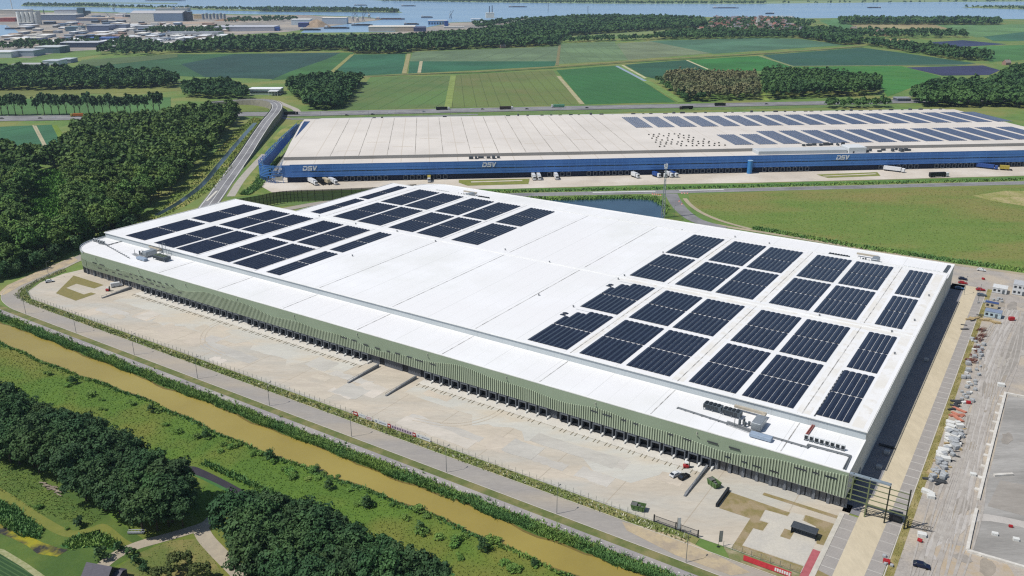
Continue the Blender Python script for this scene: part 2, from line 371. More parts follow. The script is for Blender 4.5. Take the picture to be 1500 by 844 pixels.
structure('restaurant_path', [ribbon(smooth_line(PX([(404, 148), (418, 154), (432, 160), (436, 164)]), 4), 4)], 0.13, mat('path_pale', '#b8b0a4'))
# yard of the blue warehouse
conc_far = mat('concrete_pale', '#cfc4b4', '#c2b8aa', 0.05, c3='#d8cfc2', s3=0.02)
structure('far_yard', [PX([(379, 262), (378, 268), (384, 274), (398, 282), (450, 280), (560, 277), (740, 277), (860, 273.5), (980, 270), (1100, 268), (1300, 263), (1560, 256), (1560, 238), (1300, 242), (740, 255), (430, 262), (395, 255)])], 0.12, conc_far)
gar = mat('garden_lawn', '#8a8a48', '#74803c', 0.2)
structure('garden_bed', [PX([(672, 264), (776, 262), (774, 270), (685, 272.5), (672, 268)])], 0.17, gar)
structure('garden_bed', [PX([(1196, 256), (1285, 252.5), (1290, 258), (1212, 261)])], 0.17, gar)
structure('garden_path', [ribbon(PX([(690, 267), (765, 264.8)]), 1.6), ribbon(PX([(1206, 258.5), (1283, 255)]), 1.2)], 0.21, conc_far)

# --- apron, road, cycle path and canal in front of the white warehouse (its own frame)
def wpoly(pts): return [W(x, y) for x, y in pts]
def wstrip(x0, x1, y0, y1): return wpoly([(x0, y0), (x1, y0), (x1, y1), (x0, y1)])
conc = mat('yard_concrete', '#cabfae', '#beb4a4', 0.045, c3='#bcb8ae', s3=0.03, bands=[(24, '#b0a594', 0.012, WTH), (12.1, '#b6ab9b', 0.008, WTH + math.pi / 2)], contrast=(.42, .56), stretch=(.5, 1.7, 1), rot=-WTH, fine=.12)
structure('dock_yard', [wpoly([(-402, 6), (-404, -6), (-401, -20), (-393, -31), (-381, -36), (-31, -36.3), (-22, -36), (-2.8, -36), (2, -36), (2, 4), (-402, 8)])], 0.10, conc)
ry = random.Random(61); zz_ = .112
def ragged(x0, x1, ya, lo, hi):
    low = []; x = x0; y = ry.uniform(lo, hi)
    while x < x1:
        if ry.random() < .35: y = ry.uniform(lo, hi)
        low.append((x, y + ry.uniform(-.5, .5))); x += ry.uniform(2, 7)
    low.append((x1, y)); return [(x1, ya), (x0, ya)] + low
for (a_, c_) in ((-344, -192), (-160, -46)):
    structure('concrete_apron', [wpoly(ragged(a_, c_, -4.1, -22, -11))], zz_, mat('apron_grey', '#cbc8be', '#bfbdb5', .06, c3='#c9bfae', s3=.05, stretch=(.5, 1.6, 1), rot=-WTH, fine=.1)); zz_ += .0006
for tone in ('#c9beae', '#c3beb5', '#c5bbab', '#cec6ba', '#bfbbb2'):
    ps = []
    for k in range(8):
        x = ry.uniform(-345, -45); y = ry.choice((-34, -28, -22, -16, -10)) + ry.uniform(-1, 1); l = ry.choice((8, 12, 20, 32)); d_ = ry.choice((4, 6, 9))
        if any(not (x + l < q[0] or q[1] < x or y + d_ < q[2] or q[3] < y) for q in ps) or x + l > -45 or y + d_ > -5: continue
        ps.append((x, x + l, y, y + d_))
    for (a_, c_, e_, f_) in ps: 
        jag = [(a_ + (c_ - a_) * t_ / 8, e_ + ry.uniform(-.5, .5)) for t_ in range(9)] + [(c_ - (c_ - a_) * t_ / 8, f_ + ry.uniform(-.7, .7)) for t_ in range(9)]
        structure('concrete_patch', [wpoly(jag)], zz_, mat('patch_' + tone.strip('#'), tone, shade(tone, .95), .12, c3=shade(tone, 1.04), s3=.05, stretch=(.5, 1.6, 1), rot=-WTH, fine=.12)); zz_ += .0006
mk = []
for k in range(2):
    x = ry.uniform(-335, -50); d_ = ry.uniform(-22, 22)
    ln_ = smooth_line([(x, -6.2), (x + d_ * .08, -12), (x + d_ * .45, -20), (x + d_, -26 + ry.uniform(-3, 3)), (x + d_ * 1.9, -29 + ry.uniform(-3, 3))], 5)
    for o_ in (-.95, .95):
        structure('tyre_marks', [wpoly(ribbon(offset_line(ln_, o_), .22))], zz_, mat('tyre_mark', '#b9ae9d', '#c4b8a6', .4, contrast=(.45, .55))); zz_ += .0006
structure('dock_lane', [wstrip(-344, -190, -4.0, 1.6), wstrip(-160.5, -43.3, -4.0, 1.6)], 0.19, mat('concrete_white', '#d8d3c8', '#ccc7be', 0.3))
yv = mat('verge_weeds', '#5f7234', '#7a8248', 0.5, c3='#8f8a58', s3=0.09, bump=0.3)
structure('fence_verge', [wpoly([(-407.5, -2), (-405, -11), (-402, -22), (-393, -32), (-381, -36.4), (-31, -36.6), (-31, -41), (-378, -41), (-392, -38.5), (-399, -33), (-406, -20), (-412, -2)])], 0.115, yv)
road_in = [(-30, -44.8), (-378, -44.8)]
rcurve = smooth_line([(60, -44.8), (-30, -44.8), (-120, -44.8), (-200, -44.8), (-270, -44.8), (-320, -44.8), (-350, -44.8), (-366, -44.7), (-378, -44.2), (-392, -40.5), (-402, -33), (-409, -20), (-415, -4), (-421, 10), (-427, 32), (-424, 60), (-419, 90), (-412, 125), (-405, 160), (-398, 182), (-385, 205)], 6)
structure('access_road', [wpoly(ribbon(rcurve, 3.9))], 0.125, asph_pale)
structure('access_road_kerb', [wpoly(offset_line(rcurve, 4.15) + offset_line(rcurve, 3.9)[::-1]), wpoly(offset_line(rcurve, -3.9) + offset_line(rcurve, -4.15)[::-1])], 0.2, mat('kerb', '#cdc7bb', '#bdb8ac', 0.5))
structure('access_road_sand', [wpoly([(-398, -40), (-405, -28), (-413, -5), (-420, 12), (-428, 14), (-421, -8), (-411, -32), (-400, -44)]), wpoly([(-46, -40), (-36, -39), (-22, -41.4), (-14, -43), (-18, -47), (-34, -47.2), (-50, -44.5), (-53, -41.5)])], 0.15,
          mat('sand_wash', '#c2b08e', '#b4a48a', 0.12, c3='#a89a86', s3=0.2))
structure('road_strip', [wstrip(-460, 60, -52, -48.9)], 0.105, mat('strip_grass', '#6c7343', '#5f6c3a', 0.5, c3='#868055', s3=0.12, bump=.2))
structure('cycle_path', [wstrip(-470, 60, -55, -52)], 0.12, mat('cycle_asphalt', '#a09a98', '#948f90', 0.3, c3='#aaa49e', s3=0.06))
dots = []
for i in range(120):
    x = 40 - i * 3.9; dots.append(wstrip(x - .22, x + .22, -53.65, -53.3))
structure('cycle_path_markings', dots, 0.16, white_paint)
structure('reed_bank', [wstrip(-470, 60, -60.5, -55)], 0.09, mat('bank_green', '#55702f', '#48642c', 0.4))
edge_f = [(x, -59.7 + 0.7 * math.sin(x * .11) + .5 * math.sin(x * .37)) for x in range(-470, 61, 5)]
edge_n = [(x, -71.8 + 0.9 * math.sin(x * .05 + 1) + .5 * math.sin(x * .23) + .018 * max(0, x + 190) - .012 * max(0, -x - 250)) for x in range(-470, 61, 5)]
canal_m = mat('canal_water', '#a08f48', '#978746', 0.03, c3='#a69650', s3=0.012, rough=0.25, spec=0.4, stretch=(1, 1, 1), fine=.03)
structure('canal', [wpoly(edge_f + edge_n[::-1])], 0.13, canal_m)
structure('muddy_edge', [wpoly(edge_f + [(x, y - .5 - .4 * abs(math.sin(x * .7))) for x, y in edge_f][::-1]), wpoly([(x, y + .4 + .35 * abs(math.sin(x * .9))) for x, y in edge_n] + edge_n[::-1])], .145, mat('muddy_water', '#6f6236', '#7d6f3e', .4, rough=.3))
meadow = mat('canal_meadow', '#668430', '#58782c', 0.1, c3='#80833a', s3=0.02, bump=0.25, fine=.22, k=.72)
structure('canal_meadow', [wpoly([(x, y) for x, y in edge_n] + [(60, -150), (-470, -150)])], 0.07, meadow)
structure('site_tracks', [wpoly(ribbon(smooth_line([(29, 6), (34, 18), (50, 22), (80, 24)], 4), 1.8))], 0.145, MATS['site_track'] if 'site_track' in MATS else mat('site_track', '#c0bbb4', '#b6b0aa', 0.3, stretch=(1, .25, 1), rot=-WTH))
structure('meadow_reeds', [ribbon(PX([(330, 722), (420, 752), (500, 786), (600, 830), (660, 850)]), 2.6), ribbon(PX([(280, 688), (330, 712), (360, 728)]), 1.8)], 0.1, mat('reed_green', '#3c6a38', '#47703a', 0.5))
structure('meadow_ditch', [PX(smooth_line([(268, 684), (285, 684), (305, 692), (335, 707), (362, 722), (400, 744)], 3) + smooth_line([(396, 748), (360, 731), (330, 715), (298, 700), (270, 691)], 3))], 0.12, mat('dark_ditch', '#4a4344', '#373134', 0.05, rough=.2, spec=.5, fine=.04))
# lower left corner
structure('lawn', [PX([(-40, 640), (0, 650), (90, 700), (165, 760), (225, 800), (130, 850), (-60, 850)])], 0.09, mat('lawn_green', '#5d7832', '#6b7e36', 0.15, c3='#4f6c2e', s3=0.05, bump=.25, k=.7, fine=.2))
structure('mown_path', [ribbon(smooth_line(PX([(-20, 710), (20, 735), (60, 762), (100, 782), (135, 777), (150, 773), (178, 795), (200, 805)]), 5), 1.5)], 0.12, mat('mown_grass', '#85883f', '#78803a', 0.3, k=.75))
structure('reed_bed', [PX([(-20, 735), (20, 745), (60, 780), (60, 790), (30, 786), (-20, 755)]), PX([(88, 800), (110, 786), (145, 782), (180, 800), (165, 806), (130, 802), (100, 806)])], 0.115, mat('reed_green', '#3c6a38'))
structure('duckweed_pond', [PX([(-20, 750), (8, 760), (30, 780), (62, 795), (85, 803), (100, 806), (84, 816), (55, 812), (40, 800), (20, 790), (-10, 778)])], 0.13, mat('duckweed', '#a59a26', '#8f8f2a', 0.5, c3='#3b3a36', s3=0.16, rough=.5))
structure('crop_rows', [PX([(-40, 805), (0, 810), (62, 848), (62, 870), (-40, 870)])], 0.12, mat('crop_row', '#2f4f2a', '#36582e', 0.4, k=.75, bands=[(1.1, '#4c6a3c', 0.3, R(60))]))
structure('crop_border', [ribbon(PX([(-20, 804), (2, 808), (35, 828), (66, 850)]), .8)], 0.15, mat('pale_weeds', '#a8a680', '#8c9060', 1.0))
gravel_p = mat('path_gravel', '#b3a894', '#a59b8a', 0.4)
structure('gravel_path', [ribbon(smooth_line(PX([(140, 838), (168, 815), (200, 800), (235, 790), (270, 780), (300, 770), (312, 760)]), 5), 1.9)], 0.125, gravel_p)
structure('gravel_path', [ribbon(smooth_line(PX([(292, 772), (302, 790), (322, 812), (345, 835), (360, 852)]), 5), 2.2)], 0.138, gravel_p)
structure('orchard_lawn', [PX([(170, 835), (200, 812), (250, 792), (290, 790), (310, 815), (330, 850), (170, 850)])], 0.105, mat('orchard_grass', '#727c40', '#647436', 0.2, k=.75, c3='#948a54', s3=0.06, bump=.2))
# --- right side of the white warehouse
rb = mat('brick_bays', '#a8a29c', '#9e9994', 0.3, bands=[(5.0, '#c8c4bc', 0.06, WTH + math.pi / 2), (0.62, '#98928c', 0.2, WTH + math.pi / 2)])
beige = mat('beige_lane', '#cfc2a8', '#c6b99f', 0.07, stretch=(1, .3, 1), rot=-WTH)
structure('side_lane', [wstrip(-.3, 6.5, -.5, 240)], 0.10, mat('asphalt_side', '#8a898c', '#807f83', 0.2))
structure('beige_lane', [wpoly([(6.2, 240), (6.2, 12), (4.6, 10), (4.6, -60), (11.4, -60), (12.2, 5), (12.2, 240)])], 0.12, beige)
structure('parking_bays', [wstrip(12.2, 16, 5, 232), wstrip(.8, 4.6, -60, -1.5), wpoly([(11.4, -60), (15.6, -60), (16, 3), (11.8, 3)])], 0.115, rb)
structure('parking_kerb', [wstrip(16, 16.3, -60, 232), wstrip(-.6, .8, -40, -1.5), wstrip(6.0, 6.2, 12, 240)], 0.22, mat('kerb', '#cdc7bb'))
structure('grass_strip', [wpoly([(16.3, -60), (18.4, -60), (18.4, 240), (16.3, 240)])], 0.115, mat('dry_strip', '#8e8550', '#7e7a44', 0.5, c3='#a39668', s3=0.2, bump=.2))
site = mat('site_gravel', '#b0a9a1', '#a19a92', 0.16, c3='#b9ad9c', s3=0.06, fine=.26)
structure('gravel_site', [wpoly([(18.4, -60), (90, -60), (90, 286), (60, 281), (30, 276), (-4, 273), (-12, 268), (-12, 230.5), (16.3, 230.5), (18.4, 225)])], 0.10, site)
structure('site_tracks', [wpoly(ribbon(smooth_line([(26, -10), (28, 20), (28.5, 60), (27, 100), (26, 140), (27, 180), (30, 215)], 5), 2.6))], 0.12, mat('site_track', '#c0bbb4', '#b6b0aa', 0.3, stretch=(1, .25, 1), rot=-WTH))
structure('site_sand', [PX(smooth_line([(1362, 806), (1385, 796), (1408, 801), (1436, 798), (1452, 812), (1474, 826), (1484, 850), (1440, 862), (1385, 852), (1376, 824), (1362, 806)], 3)[:-1])], 0.125, mat('ochre_sand', '#b5a388', '#b3aaa0', 0.25))
structure('site_slab', [wpoly([(34.5, -1), (90, -1), (90, 116), (35, 112)])], 0.13, mat('slab_grey', '#aeaba6', '#9d9a95', 0.14, c3='#928f8a', s3=0.045, stretch=(.25, 1.3, 1), rot=-WTH, fine=.2))
structure('gravel_ruts', [wpoly([(30, 120), (34, 130), (40, 190), (36, 200), (31, 170)]), wpoly([(36, 26), (60, 27), (60, 48), (38, 44)])], 0.15, mat('rut_dark', '#948e86', '#a59f97', 0.15, stretch=(.3, 1, 1), rot=-WTH))
rg = random.Random(90); zq = .155
for k in range(60):
    cx_, cy_ = rg.uniform(20, 33) if k % 3 else rg.uniform(33, 62), rg.uniform(-30, 225); rx_, ry_ = rg.uniform(.6, 2.6), rg.uniform(1.5, 9); tone = rg.choice(('#a29b92', '#b9b2a7', '#a99f91', '#bab4ac'))
    pl = [(cx_ + rx_ * rg.uniform(.6, 1.2) * math.cos(a_ * .52), cy_ + ry_ * rg.uniform(.6, 1.2) * math.sin(a_ * .52)) for a_ in range(12)]
    structure('gravel_smear', [wpoly(pl)], zq, mat('smear_' + tone.strip('#'), tone, shade(tone, .9), .35, fine=.2)); zq += .0006
for k in range(9):
    x_ = rg.uniform(23, 33); ln_ = smooth_line([(x_, -30), (x_ + rg.uniform(-3, 3), 20), (x_ + rg.uniform(-3, 3), 80), (x_ + rg.uniform(-3, 4), 150), (x_ + rg.uniform(0, 6), 215)], 6)
    for o_ in (-.9, .9): structure('tyre_marks', [wpoly(ribbon(offset_line(ln_, o_), .25))], zq, mat('gravel_mark', '#a49d95', '#b8b2aa', .3)); zq += .0006
dry = mat('dry_bed', '#95855f', '#857b4e', 0.5, c3='#a08f72', s3=0.2, bump=.2)
structure('planting_bed', [wpoly([(-32, -9.3), (-13, -10), (-13.2, -12), (-19.7, -12.5), (-19.5, -18.8), (-16.9, -18.7), (-17.1, -23.1), (-19.8, -23.4), (-19.8, -33), (-2.9, -32.6), (-2.9, -36), (-22, -35.8), (-22, -19.3), (-31.6, -19.3)]),
                           wstrip(-22.8, -.6, -5.4, -3.8), wpoly([(-8.8, -8.6), (-.2, -8.5), (-.2, -20.3), (-2.5, -20.7), (-4.7, -12.7), (-8.6, -11.7)]), wstrip(-12.1, -9.3, -23, -18.6), wpoly([(.8, -60), (4.6, -60), (4.6, -33), (.8, -32)])], 0.14, dry)
structure('planting_bed', [wpoly([(-396.7, -4.5), (-369.3, -4.5), (-368.6, -10.3), (-383.1, -11.1), (-381.6, -17.6), (-364.8, -18.2), (-364.6, -14.5), (-360.6, -14.3), (-359.8, -25.5), (-378.3, -25)])], 0.14, mat('dry_bed_left', '#8d8254', '#7d7848', 0.5, fine=.15))
structure('roadside_verge', [wpoly([(-24, -36.4), (2, -36.4), (2, -41.2), (-20, -41.4)])], .116, mat('verge_dry', '#84805a', '#6f7846', .5, c3='#a1977a', s3=.2, bump=.2))
structure('grey_paving', [wpoly([(-19.4, -12.8), (-12.8, -12.3), (-12.8, -9.6), (-9, -9), (-8.9, -12), (-4.9, -12.9), (-2.8, -21), (-2.8, -32.3), (-19.6, -32.8), (-19.6, -23.7), (-16.7, -23.4), (-16.6, -18.4), (-19.2, -18.5)])], 0.13, mat('pale_paving', '#c9c3b6', '#bfbab0', 0.15))
structure('red_path', [wpoly([(-2.7, -23.7), (-.1, -23.8), (.1, -38), (-2.7, -38)])], 0.17, mat('red_paving', '#b5656a', '#a85c60', 0.6))
# the air
# ------------------------------------------------------------------ the white warehouse
H1, H2 = 13.35, 16.18
wh = empty('warehouse', (WX, WY, 0), WTH, label='huge white roofed warehouse with green finned front and a long row of docks', cat='warehouse')
roof_m = mat('roof_membrane', '#f1f1f2', '#e6e6e4', 0.035, coords='obj', c3='#ebeaea', s3=0.012, rough=.55, k=.89, bands=[(7.33, '#dededc', 0.02, 0), (22.0, '#cfcfcd', 0.008, 0)])
dirty_m = mat('roof_membrane_walked', '#eeedeb', '#dcd6cb', 0.35, coords='obj', c3='#e6e2da', s3=0.06, rough=.6, k=.86, contrast=(.5, .72))
wall_m = mat('wall_panel_offwhite', '#d6d6d0', '#cacac4', 0.08, coords='obj', bands=[(3.6, '#b5b5b0', 0.02, math.pi / 2)], k=.9)
step_m = mat('step_cladding', '#c3cacd', '#b9c1c5', 0.06, coords='obj', bands=[(6.0, '#aab2b6', 0.015, 0)])
green_m = mat('facade_green', '#95a48e', '#8e9d86', 0.05, coords='obj', k=.85, bands=[(1.8, '#8b9684', 0.03, 0)])
green_dark = mat('facade_green_shade', '#848e7c', '#7c8674', 0.1, coords='obj', k=.9)  # facade green darkened to hold the shade between the fins
fin_m = mat('fin_green', '#b2bea6', '#a8b49b', 0.1, coords='obj', k=.92)
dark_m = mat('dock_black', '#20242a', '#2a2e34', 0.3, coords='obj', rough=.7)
door_m = mat('dock_door_grey', '#4a4e55', '#42464c', 0.5, coords='obj', bands=[(.6, '#3a3d43', .1, 0)])
glass_m = mat('dark_glass', '#2a3038', '#343b44', 0.2, coords='obj', rough=.12, spec=.6)
def arc(cx, cy, r, a0, a1, n=8): return [(cx + r * math.cos(R(a0 + (a1 - a0) * i / n)), cy + r * math.sin(R(a0 + (a1 - a0) * i / n))) for i in range(n + 1)]
XL, XC, Y1, Y2, Y3 = -406.0, -350.6, 113.1, 203.1, 229.6
front = [(0, 0), (0, 22.4), (XL, 22.4), (XL, 17)] + [(x, y) for x, y in arc(XL + 17, 17, 17, 180, 270)][1:]
b = MB(); b.prism([(x, y) for x, y in front], 4.15, H1 - .25, bot=True); o = b.build('front_roof', [roof_m, wall_m], wh)
for p in o.data.polygons:
    p.material_index = 0 if p.normal.z > .5 else 1
b = MB(); b.prism([(-.1, 22.45), (-.1, Y2), (XC, Y2), (XC, Y1), (XL, Y1), (XL, 22.45)], 0, H2 - .25); o = b.build('main_roof', [roof_m, wall_m, step_m], wh)
for p in o.data.polygons: p.material_index = 0 if p.normal.z > .5 else (2 if p.normal.y < -.9 else 1)
back = [(0, Y2 + .05), (0, Y3)] + arc(XC + 30, Y3 - 22, 22, 90, 160, 6) + [(XC + 2, Y2 + .05)]
b = MB(); b.prism(back, 0, H1 - .25); o = b.build('rear_roof', [roof_m, wall_m], wh)
for p in o.data.polygons: p.material_index = 0 if p.normal.z > .5 else 1
def parapet(name, pts, z0, z1, t=.35, closed=True, m=None):
    """a low upstand along the roof edge"""
    b = MB(); n = len(pts)
    q = offset_line(pts + ([pts[0]] if closed else []), t)
    p = pts + ([pts[0]] if closed else [])
    for i in range(len(p) - 1):
        a, c, d, e = p[i], p[i + 1], q[i + 1], q[i]
        b.add([(*a, z0), (*c, z0), (*d, z0), (*e, z0), (*a, z1), (*c, z1), (*d, z1), (*e, z1)], [(4, 5, 6, 7), (0, 1, 5, 4), (2, 3, 7, 6), (1, 2, 6, 5), (3, 0, 4, 7)])
    return b.build(name, m or coping_m, wh)
coping_m = mat('coping_white', '#f2f2f0', '#e6e6e4', .2, coords='obj', k=.9)
parapet('roof_edge', [(XL - .15, 23), (XL - .15, 17)] + [(x, y) for x, y in arc(XL + 17, 17, 17.15, 180, 270)][1:] + [(.15, -.15), (.15, 22.2)], H1 - .3, H1 + .02, .45, False)
parapet('roof_edge', [(.1, 22.3), (.1, Y2 + .1), (XC - .1, Y2 + .1), (XC - .1, Y1 + .1), (XL - .1, Y1 + .1), (XL - .1, 22.3)][::-1], H2 - .3, H2 + .05, -.4 * -1, True)
parapet('roof_edge', [(.12, Y3 + .1), *arc(XC + 30, Y3 - 22, 22.1, 90, 160, 6)], H1 - .3, H1 + .1, .4, False)
# left curved parapet screen (blue-grey coping seen round the corner)
b = MB()
pts = [(XL - .4, 23.5), (XL - .4, 17)] + arc(XL + 17, 17, 17.4, 180, 262)[1:]
for i in range(len(pts) - 1):
    b.add([(*pts[i], H1 - 1), (*pts[i + 1], H1 - 1), (*pts[i + 1], H1 + .7), (*pts[i], H1 + .7)], [(0, 1, 2, 3)])
b.build('corner_screen', step_m, wh)
# facade skin, fins and windows
b = MB()
pts = arc(XL + 17, 17, 17.2, 185, 270) + [(-.0, -.2)]
vs = [(x, y, 4.55) for x, y in pts] + [(x, y, H1 - .3) for x, y in pts]; n = len(pts)
b.add(vs, [(i, i + 1, n + i + 1, n + i) for i in range(n - 1)]); b.build('facade_panel', green_m, wh)
def fintop(x):
    t = 9.2 + 1.1 * math.sin(x * .043 + .6) + .8 * math.sin(x * .091 + 2) + .45 * math.sin(x * .21)
    if x > -95: t += (x + 95) / 95 * 1.8
    return min(t, 12.6)
b = MB(); bb = MB()
x = -388.5
while x < -.6:
    t = fintop(x); b.box(x - .17, x + .17, -.55, -.22, 4.55, t); bb.box(x + .172, x + .73, -.26, -.215, 4.6, t - .3)
    x += .9
for a in range(186, 269, 3):
    M = Matrix.Translation((XL + 17, 17, 0)) @ Matrix.Rotation(R(a), 4, 'Z')
    b.box(17.22, 17.6, -.17, .17, 4.55, 9.2, M)
b.build('facade_fins', fin_m, wh); bb.build('fin_gap_shade', green_dark, wh)  # gap strips carry the fins' shadow in their colour
rw = random.Random(3)
wins = []
for lo, hi, rows in ((-386, -300, (6.4, 8.6)), (-205, -150, (8.2,)), (-92, -46, (8.4,)), (-44, -3, (6.2, 9.9))):
    for z in rows:
        x = lo + rw.uniform(0, 3)
        while x < hi - 3:
            wd = rw.choice((1.8, 2.7, 3.6)); zz2 = z + (rw.uniform(-.2, .2))
            if rw.random() < .8: wins.append((x, min(x + wd, hi), zz2))
            x += wd + rw.choice((1.8, 2.7, 3.6))
for (x0, x1, z) in wins:
    b = MB(); b.box(x0, x1, -.6, -.52, z, z + .5); o = b.build('window', glass_m, wh)
# recessed dark base, offices, columns
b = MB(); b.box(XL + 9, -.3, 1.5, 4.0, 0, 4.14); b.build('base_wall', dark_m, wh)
og = mat('office_glass', '#5d636b', '#4a5058', 0.3, coords='obj', rough=.15, spec=.6)
for (x0, x1) in ((-393, -346), (-41, -1)):
    x = x0
    while x < x1: b = MB(); b.box(x, x + 1.7, 1.36, 1.52, .3, 3.9); b.build('office_window', og, wh); x += 2.1
for x0 in [-393 + 6.2 * i for i in range(8)] + [-40.5 + 4.4 * i for i in range(9)]:
    b = MB(); b.box(x0, x0 + .9, .9, 1.34, 0, 4.1); b.build('base_column', mat('column_grey', '#7a7e84', '#70747a', .5, coords='obj'), wh)
for x0, x1 in ((-189.5, -184.6), (-182, -172.5), (-169.5, -163), (-345.5, -343.8), (-270, -264.6), (-104.8, -100), (-43, -41.2)):
    b = MB(); b.box(x0, x1, 1.2, 1.5, .1, 3.7); b.build('gate_panel', mat('gate_grey', '#63676e', '#585c63', 0.3, coords='obj', bands=[(.9, '#50545a', .1, 0)]), wh)
def dock_parts(name='loading_dock'):
    b = MB()
    b.box(-1.75, -1.38, -.35, 1.48, 0.95, 4.05); b.box(1.38, 1.75, -.35, 1.48, .95, 4.05); b.box(-1.38, 1.38, -.35, 1.48, 3.6, 4.05)
    o = b.build(name, mat('dock_shelter', '#6a7077', '#5c6168', 1.0, coords='obj'), wh)
    b = MB(); b.box(-1.34, 1.34, 1.3, 1.47, 1.1, 3.54); b.build('door', plain('dock_door', '#15181d', .5), o)
    b = MB(); b.box(-1.5, 1.5, .1, 1.46, .75, 1.08); b.box(-1.55, -1.1, -.1, .12, .55, 1.15); b.box(1.1, 1.55, -.1, .12, .55, 1.15); b.build('bumper', dark_m, o)
    b = MB(); b.box(-1.5, -1.34, -5.9, -3.6, .1, .3); b.box(1.34, 1.5, -5.9, -3.6, .1, .3); b.build('wheel_guide', mat('guide_steel', '#a89d84', '#978c76', 1.0, coords='obj'), o)
    b = MB(); b.box(1.85, 2.55, -.3, 1.47, 0, 1.1); b.box(2.0, 2.4, -1.4, -.3, .1, .8); b.build('buffer_block', mat('buffer_white', '#e6e5e1', '#d2d1cc', .6, coords='obj', k=1.0), o)
    return o
d0 = dock_parts()
docks = [x for x in [-341.8 + 4.42 * i for i in range(35)] if not -270 < x < -264 and x < -190.5]
docks += [x for x in [-158.2 + 4.42 * i for i in range(27)] if not -105 < x < -99.5 and x < -43]
for i, x in enumerate(docks):
    o = d0 if i == 0 else dup(d0, (x, 0, 0))
    o.location = (x, 0, 0)
    if i: o.parent = wh
# roof details: welded seams, dotted vents, ridge walkways
seam_m = mat('seam_grey', '#8b8985', '#d2d1ce', .3, coords='obj', contrast=(.42, .58))
for x in (-328, -284, -240, -196, -151.7, -107.6, -64, -20.5):
    for (y0, y1, z) in ((1, 22, H1 - .25), (23.5, 111, H2 - .25), (116, 202.5, H2 - .25)):
        if x < XC and y0 > 100: continue
        b = MB(); b.box(x - .16, x + .16, y0, y1, z + .012, z + .06); b.build('roof_seam', seam_m, wh)
for k, (x0, x1, y0, y1) in enumerate(((-108.5, -105.8, 24, 107), (-108.5, -105.8, 117, 199), (-66.5, -62, 24, 106), (-66.5, -62, 117, 199), (-22.5, -18, 24, 106), (-22.5, -18, 117, 199), (-129.5, -4, 109, 115), (-5, -1.5, 24, 200))):
    b = MB(); b.box(x0, x1, y0, y1, H2 - .249, H2 - .243 + .002 * (k == 6)); b.build('roof_walkway', dirty_m, wh)
b = MB(); b.box(-350, -.8, 111.9, 112.9, H2 - .25, H2 - .1); b.build('roof_ridge', coping_m, wh)
b = MB(); b.cyl((0, 0), .3, 0, .7, 8); b.cyl((0, 0), .42, .7, .85, 8); v0 = b.build('roof_vent', plain('vent_grey', '#8d8f92'), wh)
vp = [(-128.6, 158.5), (-129.5, 115), (-129.8, 109), (-130, 66), (-150, 70), (-300, 112), (-270, 113.4), (-240, 110), (-330, 112.6), (-170, 113), (-66, 210), (-90, 214), (-110, 216), (-140, 212), (-180, 211), (-38, 119 - 5), (-8, 60), (-4, 90), (-3.4, 130), (-9, 112), (-3, 165), (-260, 66.6), (-200, 118)]
for i, (x, y) in enumerate(vp):
    z = H2 - .25 if 23 < y < 203 else H1 - .25
    if i == 0: v0.location = (x, y, z)
    else: c = v0.copy(); COL.objects.link(c); c.location = (x, y, z)
b = MB()
for x in range(-380, -10, 37): b.bar((x, -.5, 11.2), (x + .4, -1.0, 11.6), .16); b.bar((x, -.3, 11.6), (x, -.3, 12.2), .25)
b.build('facade_lamp', plain('lamp_grey', '#b8bcae'), wh)

# ------------------------------------------------------------------ solar blocks on the white roof
pan_m = mat('solar_glass', '#1b2030', '#23293b', 0.25, rough=.22, spec=.55, coords='obj', bands=[(1.05, '#0f131e', .07, math.pi / 2)], k=1.0)
frame_m = plain('solar_frame', '#bfc4c8', .4, .3)
def solar_block(x0, x1, y0, y1, n, label, group, nib=False):
    t = empty('solar_array', (*W(x0, y0), H2 - .24), WTH, label=label, cat='solar array', group=group)
    wd = (x1 - x0) / n; mid = (y1 - y0) / 2
    for i in range(n):
        b = MB(); a = i * wd + .1; c = (i + 1) * wd - .1; m = (a + c) / 2
        segs = ((0, mid - .35), (mid + .35, y1 - y0))
        for (p, q) in segs:
            q2 = q
            if nib and q > mid + 1: q2 = q - (10 if i == 0 else 3.5 if i < 3 else 0)
            b.add([(a, p, .14), (c, p, .14), (m, p, .36), (a, q2, .14), (c, q2, .14), (m, q2, .36)], [(0, 2, 5, 3), (2, 1, 4, 5), (0, 1, 2), (4, 3, 5), (0, 3, 4, 1)])
        b.build('panel_row', pan_m, t)
    b = MB()
    for yy in (.3, mid - 1, mid + 1, y1 - y0 - .3): b.box(0, x1 - x0, yy - .06, yy + .06, 0, .12)
    b.build('mounting_rail', frame_m, t)
ROWS = ((25.2, 64.9, 'first'), (68.2, 107.2, 'second'), (117.2, 156.6, 'third'), (160, 199, 'fourth'))
RC = [(-128, -110, 8, 'sixth'), (-104.8, -87, 8, 'fifth'), (-85.1, -67.7, 8, 'fourth'), (-60.7, -43.4, 8, 'third'), (-41.4, -23.8, 8, 'second'), (-16.7, -6.0, 5, 'first')]
for (y0, y1, rn) in ROWS:
    for (x0, x1, n, cn) in RC:
        nib = cn == 'sixth' and rn in ('first', 'second')
        solar_block(x0, x1, y0, y1, n, 'solar block, %s in from the shaded side wall, %s row back from the green facade' % (cn, rn), 'solar blocks by the shaded side wall', nib)
LC = {0: [(-391.3, -373.8, 8), (-366, -349, 8), (-347, -329.2, 8), (-321.7, -304.8, 8), (-302.4, -284.5, 8), (-278, -268.4, 4)],
      2: [(-342.4, -334, 4), (-323.6, -306, 8), (-304, -286, 8), (-280, -262, 8), (-259.4, -242, 8), (-235, -217.2, 8)]}
LC[1] = LC[0]; LC[3] = LC[2]
